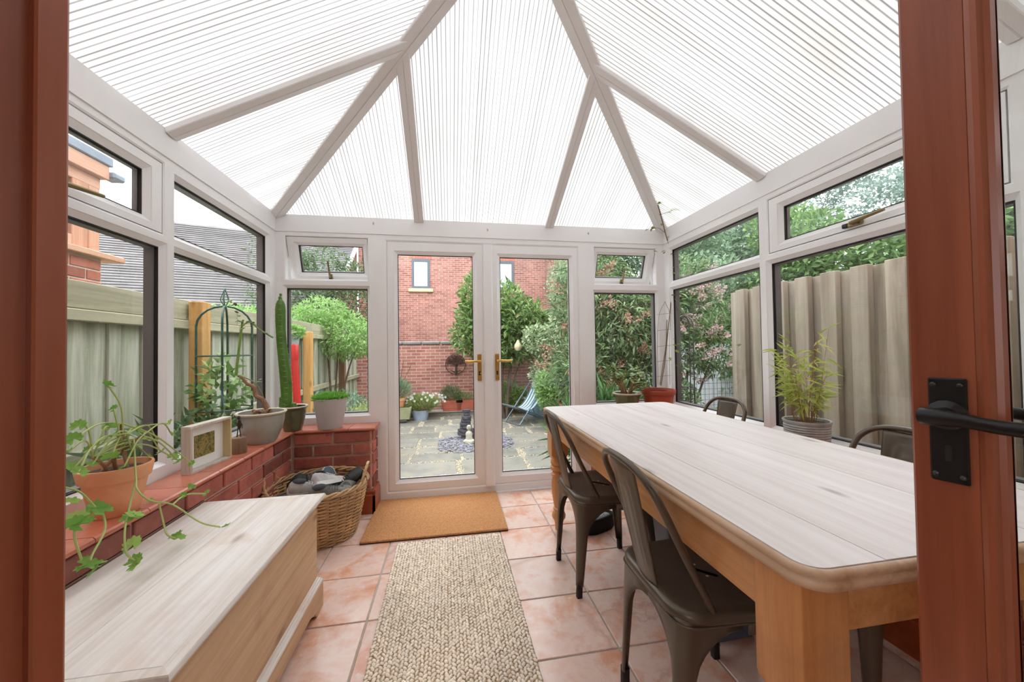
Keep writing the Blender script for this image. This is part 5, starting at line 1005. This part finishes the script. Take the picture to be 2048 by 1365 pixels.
# plants and pots along the far wall
L_MIX = {'laurel': leafmat('laurel_leaf', [rgb(86, 128, 52), rgb(122, 164, 74), rgb(160, 194, 104), rgb(66, 100, 44)], .4, .35), 'varieg': leafmat('variegated_leaf', [rgb(140, 168, 112), rgb(196, 208, 164), rgb(168, 188, 140), rgb(110, 146, 92)], .5, .35), 'bright': leafmat('bright_shrub_leaf', [rgb(128, 176, 84), rgb(160, 200, 108), rgb(104, 154, 72)], .5, .4), 'budd': leafmat('buddleia_leaf', [rgb(70, 104, 54), rgb(112, 148, 82), rgb(166, 190, 136), rgb(50, 82, 44)], .5, .35), 'dark': leafmat('dark_shrub_leaf', [rgb(70, 104, 58), rgb(98, 130, 78), rgb(122, 148, 104)], .5, .3), 'fresh': leafmat('fresh_tree_leaf', [rgb(120, 172, 76), rgb(152, 200, 100), rgb(180, 214, 128)], .5, .45), 'tree': leafmat('hazed_tree_leaf', [rgb(104, 140, 104), rgb(134, 166, 128), rgb(164, 190, 152)], .6, .35), 'treehaze': leafmat('hazed_blue_tree_leaf', [rgb(118, 146, 136), rgb(146, 170, 158), rgb(172, 190, 176)], .6, .35), 'hedge': leafmat('hedge_leaf', [rgb(108, 150, 76), rgb(140, 178, 98), rgb(88, 128, 64)], .5, .35), 'grass': leafmat('strap_leaf', [rgb(72, 118, 56), rgb(104, 148, 74)], .5, .3), 'yellow': leafmat('yellow_green_leaf', [rgb(150, 170, 82), rgb(182, 196, 112), rgb(126, 150, 70)], .5, .4), 'tan': leafmat('dry_flower', [rgb(176, 124, 100), rgb(196, 148, 118), rgb(160, 116, 96)], .8, .2), 'pink': leafmat('pink_flower', [rgb(200, 158, 166), rgb(216, 180, 184), rgb(190, 150, 140)], .8, .3), 'white': leafmat('white_petal', [rgb(240, 240, 232), rgb(226, 230, 214)], .7, .3)}  # far tree greens greyed and blued, haze put into the leaf colour
BARK = plain('bark', rgb(96, 80, 66), .9, var=.25, vscale=20, bump=.6)
p = pix(1005, 690, 1, 8.3); shrub('laurel_tree', 'large glossy laurel in front of the brick garden wall', 'tree', (p.x, 8.3, GZ), [(-.15, 0, 1.75, .65, .5, .55), (-.45, 0, 2.25, .55, .45, .5), (.45, 0, 2.2, .6, .5, .5), (.05, 0, 2.55, .45, .45, .5), (-.65, .0, 2.75, .28, .28, .5), (.3, .1, 1.7, .6, .5, .45), (.75, 0, 2.0, .45, .4, .45), (-.75, 0, 1.85, .4, .35, .4)], 6500, .15, .058, L_MIX['laurel'], BARK)
p = pix(1108, 680, 1, 7.4); shrub('variegated_shrub', 'pale variegated shrub beside the laurel, seen in the right door leaf', 'shrub', (p.x, 7.4, GZ), [(0, 0, 1.0, .5, .4, .5), (.1, 0, 1.55, .5, .4, .45), (-.3, 0, 1.75, .35, .3, .3), (.3, 0, 2.0, .4, .4, .4)], 5200, .085, .04, L_MIX['varieg'], BARK)
p = pix(1112, 775, 1, 6.9); q = shrub('bright_shrub', 'bright green leafy bush in a grey tub behind the deckchair', 'shrub', (p.x, 6.9, GZ), [(0, 0, .62, .38, .35, .30), (-.1, 0, .88, .3, .3, .25), (.2, 0, .95, .3, .3, .3)], 3800, .08, .032, L_MIX['bright'], BARK); MB().lathe([(.001, 0), (.17, 0), (.2, .34), (.22, .36), (.2, .37), (.18, .33)], 18).build('tub', plain('grey_tub', rgb(96, 104, 108), .6), q, True)
p = pix(1068, 815, 1, 8.5); bt = thing('blue_pot', 'pale blue glazed pot standing behind the deckchair', 'pot', (p.x, 8.5, GZ)); MB().lathe([(.001, 0), (.18, 0), (.23, .2), (.24, .38), (.26, .4), (.24, .42), (.21, .38)], 20).build('pot', plain('blue_glaze', rgb(150, 178, 200), .35), bt, True); MB().lathe([(.001, .37), (.215, .36)], 20).build('soil', SOIL, bt)
p = pix(1015, 775, 1, 8.75); shrub('low_bush', 'small yellow-green bush at the foot of the wall behind the deckchair', 'shrub', (p.x, 8.75, GZ), [(0, 0, .45, .38, .25, .3), (.3, 0, .35, .25, .2, .25)], 900, .10, .05, L_MIX['bright'], BARK)
# gourd feeder hanging in the laurel
p = pix(1036, 692, 1, 7.75); gf = thing('gourd_feeder', 'pale gourd bird feeder hanging in the laurel', 'bird feeder', p); MB().lathe([(.001, -.11), (.05, -.10), (.085, -.04), (.075, .02), (.04, .07), (.03, .10), (.012, .125), (.001, .13)], 16).build('gourd', plain('gourd', rgb(196, 184, 150), .6, var=.1), gf, True); MB().tube([(0, 0, .12), (.01, 0, .35), (.0, .05, .55)], .004, 5).build('cord', RUST, gf)
# tree-of-life wall ornament
p = pix(911, 729, 1, GY-.03); ta = thing('wall_ornament', 'round rusty tree-of-life metal ornament on the garden wall', 'ornament', p); m = MB(); m.tube([(.24*math.cos(a), 0, .24*math.sin(a)) for a in [i*2*PI/36 for i in range(36)]], .009, 6, closed=True); m.build('hoop', RUST, ta, True); m = MB(); m.tube([(0, 0, -.24), (.01, 0, -.1), (0, 0, 0)], [.04, .022, .02], 6)
for k in range(13):
    a = math.radians(8+k*13.6); m.tube([(0, 0, -.03), (.1*math.cos(a), 0, .02+.09*math.sin(a)), (.23*math.cos(a), 0, .225*math.sin(a))], [.012, .008, .004], 5)
for k in (-1, 1): m.tube([(0, 0, -.2), (k*.1, 0, -.15), (k*.17, 0, -.17)], [.014, .009, .005], 5)
m.build('tree', RUST, ta, True); n = 260; th = RNG.uniform(.0, PI, n); rr = .1+.12*RNG.random(n); P = np.stack([rr*np.cos(th), RNG.normal(size=n)*.004, rr*np.sin(th)], 1); leaves('metal_leaves', P, RNG.normal(size=(n, 3))*np.array([1, .1, 1]), np.tile(np.array([[0, 1., 0]]), (n, 1)), .03, .016, RUST, ta)
# stone trough, terracotta pot, daisy pot, boxes
tr_ = pix(806, 840, 1, 8.4); TROUGH = multi('mossy_trough', [(.3, rgb(160, 164, 126)), (.7, rgb(190, 192, 158))], 8, .9, bump=.4, objvar=0)
st = thing('stone_trough', 'mossy stone trough on a dark slab at the left of the patio', 'planter', (tr_.x-.16, 8.42, GZ)); MB().cbox(-.3, .27, -.2, .2, .0, .075, .03).build('foot', plain('dark_stone', rgb(84, 82, 78), .9), st); MB().loft([[(x, y_, z) for x, y_ in rrect(-.36*k, .36*k, -.22*k, .22*k, .02, 2)] for k, z in ((.86, .075), (1, .33), (.9, .33), (.85, .25))]).build('trough', TROUGH, st)
tpz = thing('terracotta_plant_pot', 'terracotta pot with grey-green plant standing on the stone trough', 'plant', (tr_.x-.10, 8.42, GZ+.33)); MB().lathe([(.001, 0), (.12, 0), (.15, .13), (.17, .135), (.18, .2), (.16, .2), (.15, .17)], 18).build('pot', TERRA, tpz, True); P, Dq = lobes_pts([(0, 0, .36, .26, .22, .2), (-.05, 0, .5, .12, .12, .15)], 900, .3); leaves('foliage', P, Dq+np.array([0, 0, .8]), runit(len(P)), .09, .02, leafmat('lavender_leaf', [rgb(128, 160, 120), rgb(152, 180, 140)], .6, .3), tpz)
m = MB()
for a in ((-.02, .0, .95), (.28, .05, .9), (.12, 0, 1.0)): m.tube(smoothpath([(0, 0, .2), (a[0]*.4, a[1], .55), a], 4), .006, 4)
m.build('twigs', BARK, tpz)
p = pix(841, 830, 1, 8.5); dz = thing('daisy_pot', 'pale blue-grey pot of white daisies on the patio', 'plant', (p.x, 8.5, GZ)); MB().lathe([(.001, 0), (.15, 0), (.19, .2), (.2, .23), (.18, .23), (.17, .2)], 18).build('pot', plain('blue_grey_pot', rgb(170, 184, 206), .5), dz, True); P, Dq = lobes_pts([(.05, 0, .36, .34, .24, .16)], 1500, .2); leaves('foliage', P, Dq+np.array([0, 0, .9]), runit(len(P)), .10, .02, L_MIX['yellow'], dz)
P, Dq = lobes_pts([(.1, 0, .44, .46, .28, .17)], 90, .9); P = P[P[:, 2] > .36]
PP = np.repeat(P, 6, 0); aa = np.tile(np.arange(6)*PI/3, len(P)); leaves('daisies', PP, np.stack([np.cos(aa), -.4+0*aa, np.sin(aa)], 1), np.tile(np.array([[0, -1., .3]]), (len(PP), 1)), .035, .018, L_MIX['white'], dz)
for (u, lab, w) in ((905, 'left', .38), (930, 'right', .34)):
    p = pix(u, 822, 1, 8.88); wb = thing('terracotta_planter', 'ribbed terracotta trough planter on the ledge, %s of the pair under the wall ornament' % lab, 'planter', (p.x, 8.88, GZ+.115)); MB().loft([[(x, y_, z) for x, y_ in rrect(-w*k/2*1.3, w*k/2*1.3, -.1*k, .1*k, .02, 2)] for k, z in ((.85, 0), (1, .2), (1.05, .2), (1.05, .25), (.98, .25), (.95, .2))]).build('trough', plain('planter_red_%s' % lab, rgb(176, 92, 72), .7), wb)
    for z in (.06, .12): MB().loft([[(x, y_, zz) for x, y_ in rrect(-w*k/2*1.3, w*k/2*1.3, -.1*k, .1*k, .02, 2)] for k, zz in ((.93, z), (.96, z+.008), (.95, z+.016))]).build('rib', plain('planter_rib_%s_%d' % (lab, z*100), rgb(170, 88, 68), .7), wb)
    P, Dq = lobes_pts([(-.04, 0, .38 if lab == 'left' else .3, .24, .14, .2 if lab == 'left' else .1)], 900 if lab == 'left' else 350, .2); leaves('foliage', P, Dq+np.array([0, 0, .9]), runit(len(P)), .07, .012, L_MIX['dark'] if lab == 'left' else L_MIX['hedge'], wb)
# left garden planting
p = pix(655, 640, 1, 6.6); shrub('wisteria', 'fresh green feathery climber billowing over the left fence', 'shrub', (p.x, 6.9, GZ), [(-.45, 0, 1.95, .5, .45, .4), (.1, 0, 1.85, .55, .4, .42), (.45, -.1, 1.8, .4, .35, .32), (-.7, 0, 1.75, .35, .3, .3), (-.15, 0, 2.25, .4, .35, .25)], 6500, .085, .022, L_MIX['fresh'], BARK, droop=.5)
p = pix(660, 560, 1, 9.6); shrub('dark_tree', 'dusky green tree behind the feathery climber at the left end window', 'tree', (p.x, 10.5, GZ), [(-.6, 0, 2.6, 1.1, .7, .8), (.5, 0, 2.8, .9, .7, .8), (-.4, 0, 3.6, .8, .6, .7), (-1.1, 0, 3.7, .5, .4, .6), (.4, 0, 3.5, .5, .4, .5), (.2, 0, 1.6, 1.0, .6, .8)], 7000, .12, .04, L_MIX['dark'], BARK)
p = pix(475, 600, 1, 5.8); shrub('pale_bush', 'pale green bush showing over the fence behind the green obelisk', 'shrub', (-2.85, 5.6, GZ), [(0, 0, 1.75, .55, .8, .45), (.05, .6, 1.8, .5, .6, .4), (-.2, -.5, 1.6, .4, .5, .3)], 4500, .075, .03, L_MIX['fresh'], BARK)
shrub('far_twiggy_tree', 'sparse twiggy tree against the grey tiled roof in the left window', 'tree', (-4.4, 9.6, GZ), [(0, 0, 3.4, .35, .3, 1.0), (.2, 0, 2.4, .5, .4, .6)], 900, .09, .03, L_MIX['dark'], BARK)
shrub('climbing_plant', 'leafy climber growing through the green domed obelisk', 'climber', (ob.x, 3.25, GZ), [(0, 0, .55, .24, .24, .3), (-.05, 0, .95, .2, .2, .25), (.02, 0, 1.3, .16, .16, .25), (-.12, .02, 1.25, .1, .1, .2)], 520, .075, .05, L_MIX['laurel'], BARK, inner=.2)
shrub('dark_fern', 'low dark green ferny growth below the left window', 'fern', (-1.76, 2.75, GZ), [(0, 0, .8, .28, .55, .32), (.05, .55, .75, .25, .4, .3), (0, -.4, .7, .2, .4, .25)], 1500, .13, .03, L_MIX['dark'], BARK, inner=.2)
p = pix(710, 800, 1, 5.2); shrub('yellow_green_clump', 'yellow-green leafy clump below the left end window', 'shrub', (p.x+.05, 5.2, GZ), [(0, 0, .45, .35, .3, .35), (.15, .2, .55, .3, .3, .3)], 2600, .06, .022, L_MIX['yellow'], BARK)
p = pix(640, 760, 1, 6.0); shrub('blue_green_clump', 'blue-green foliage at the foot of the fence in the left end window', 'shrub', (p.x-.05, 6.0, GZ), [(-.1, 0, .6, .35, .3, .35), (.35, .4, .6, .3, .3, .3)], 1100, .09, .03, leafmat('bluegreen', [rgb(120, 160, 124), rgb(146, 182, 146)], .5, .35), BARK)
ZINC = plain('zinc_bucket', rgb(178, 186, 192), .45, .3)
for (u, v, y_, lab) in ((698, 696, 7.2, 'far'), (583, 682, 5.3, 'near')):
    p = pix(u, v, 0, FX+.14); b_ = thing('hanging_bucket', 'small pale zinc bucket hung on the left fence, %s one, with trailing plant' % lab, 'bucket', (FX+.15, p.y, p.z)); MB().lathe([(.001, -.08), (.065, -.08), (.085, .065), (.092, .07), (.085, .075), (.075, .06)], 16).build('bucket', ZINC, b_, True); MB().tube([(-.085, 0, .06), (-.04, 0, .15), (-.08, 0, .18)], .004, 5).build('bail', ZINC, b_); P, Dq = lobes_pts([(0, 0, .11, .11, .11, .07)], 420, .2); leaves('foliage', P, Dq+np.array([0, 0, .3]), runit(len(P)), .06, .03, L_MIX['fresh'], b_)
# right garden planting
shrub('buddleia', 'tall leafy buddleia with rusty dry flower heads outside the right end window', 'shrub', (2.15, 4.75, GZ), [(-.35, 0, 1.3, .45, .4, .55), (.1, 0, 1.9, .5, .45, .5), (-.3, .2, 2.15, .4, .4, .45), (.45, .1, 1.4, .4, .4, .5), (0, 0, .8, .5, .4, .5), (.5, .2, 2.2, .45, .4, .4), (-.1, .3, 2.6, .5, .4, .4)], 9500, .115, .026, L_MIX['budd'], BARK, droop=.5, flowers=(L_MIX['tan'], 120, .24, .09))
shrub('pink_buddleia', 'arching buddleia with faded pink flower spikes outside the right window', 'shrub', (3.35, 4.9, GZ), [(-.2, 0, 1.55, .55, .45, .45), (.25, .1, 2.0, .55, .5, .45), (-.35, 0, 2.15, .45, .4, .4), (.55, 0, 1.5, .4, .4, .35), (.1, .2, 2.55, .5, .4, .4)], 6000, .115, .026, L_MIX['budd'], BARK, droop=.4, flowers=(L_MIX['pink'], 85, .24, .085))
shrub('strappy_clump', 'clump of strappy dark green leaves below the right end window', 'plant', (1.75, 3.75, GZ), [(0, 0, .7, .35, .25, .3), (-.3, .1, .6, .3, .2, .3)], 900, .3, .028, L_MIX['grass'], None, inner=.1, up=.9)
shrub('shaded_bush', 'rounded bush between buddleia and dark plant hoop', 'shrub', (2.55, 4.0, GZ), [(0, 0, .55, .35, .3, .4), (.2, .1, .85, .25, .25, .3)], 2200, .06, .03, L_MIX['dark'], BARK)
shrub('weedy_border', 'low weedy greenery along the wire border fence', 'plant', (3.0, 4.35, GZ), [(-.1, 0, .35, .35, .15, .35), (.45, .1, .4, .35, .15, .35)], 1100, .07, .03, L_MIX['hedge'], None, inner=.1)
p = pix(1371, 758, 1, 4.35); wb = thing('water_butt', 'dark green plastic tub behind the plant hoop outside the right window', 'tub', (p.x, 4.35, GZ)); MB().lathe([(.001, 0), (.17, 0), (.2, .62), (.215, .63), (.215, .66), (.19, .66), (.18, .6)], 20).build('tub', plain('green_plastic', rgb(66, 98, 88), .5), wb, True)
shrub('feather_shrub', 'pale plumed shrub with tan sprays behind the variegated shrub', 'shrub', (2.75, 7.6, GZ), [(0, 0, 2.2, .55, .4, .7), (-.25, 0, 2.9, .4, .4, .6), (.3, 0, 3.2, .4, .4, .5), (.2, 0, 1.4, .6, .4, .6)], 4200, .10, .03, L_MIX['varieg'], BARK, flowers=(L_MIX['tan'], 30, .3, .09))
# hedges and trees beyond the right fence
def tree(label, x, y, h, r, n, mat, low=.15, leaf=.2):
    lob = [(random.uniform(-.5, .5)*r, random.uniform(-.5, .5)*r, h*(low+(1-low)*(k+.5)/9), r*random.uniform(.45, .75)*(1.15-.6*k/9), r*random.uniform(.45, .75)*(1.15-.6*k/9), h*.12) for k in range(9)]+[(random.uniform(-.7, .7)*r, random.uniform(-.7, .7)*r, h*random.uniform(low, .8), r*.5, r*.5, h*.1) for k in range(5)]
    return shrub('garden_tree', label, 'tree', (x, y, GZ), lob, n, leaf, leaf*.45, mat, BARK, group='trees beyond the right fence')
TR = [('tall haze-blue tree filling the top of the right sash beside the timber door', 11.0, 6.2, 6.3, 2.5, 'treehaze'), ('haze-blue conical tree with its top in the middle of the right sash', 9.8, 9.2, 6.5, 1.7, 'treehaze'), ('haze-blue tree left of the gap of sky in the right sash', 9.6, 11.6, 7.0, 1.9, 'treehaze'),
      ('broad green tree behind the pink buddleia, seen in the narrow right window', 6.6, 10.4, 7.2, 2.2, 'tree'), ('green tree behind the pale board fence, near the corner of the end wall', 5.0, 11.0, 6.8, 2.0, 'tree'), ('broad green tree behind the right fence, left of the conical one', 8.2, 8.6, 5.3, 1.7, 'tree'),
      ('bushy tree close behind the right fence beside the timber door', 7.2, 4.3, 3.9, 1.5, 'hedge'), ('bushy tree close behind the right fence in the middle of the big window', 6.6, 6.0, 4.0, 1.5, 'hedge'), ('bushy tree close behind the left end of the right fence', 5.9, 7.6, 4.4, 1.5, 'tree'), ('distant green tree beyond the buddleia in the right end window', 4.6, 10.9, 6.0, 1.3, 'tree'), ('green tree behind the right fence, seen through the glass of the timber door', 8.2, 2.6, 6.0, 2.0, 'tree')]
for lab, x, y_, h, r, mk in TR: tree(lab, x, y_, h, r, 30000 if x > 10 else 15000, L_MIX[mk], leaf=.135)
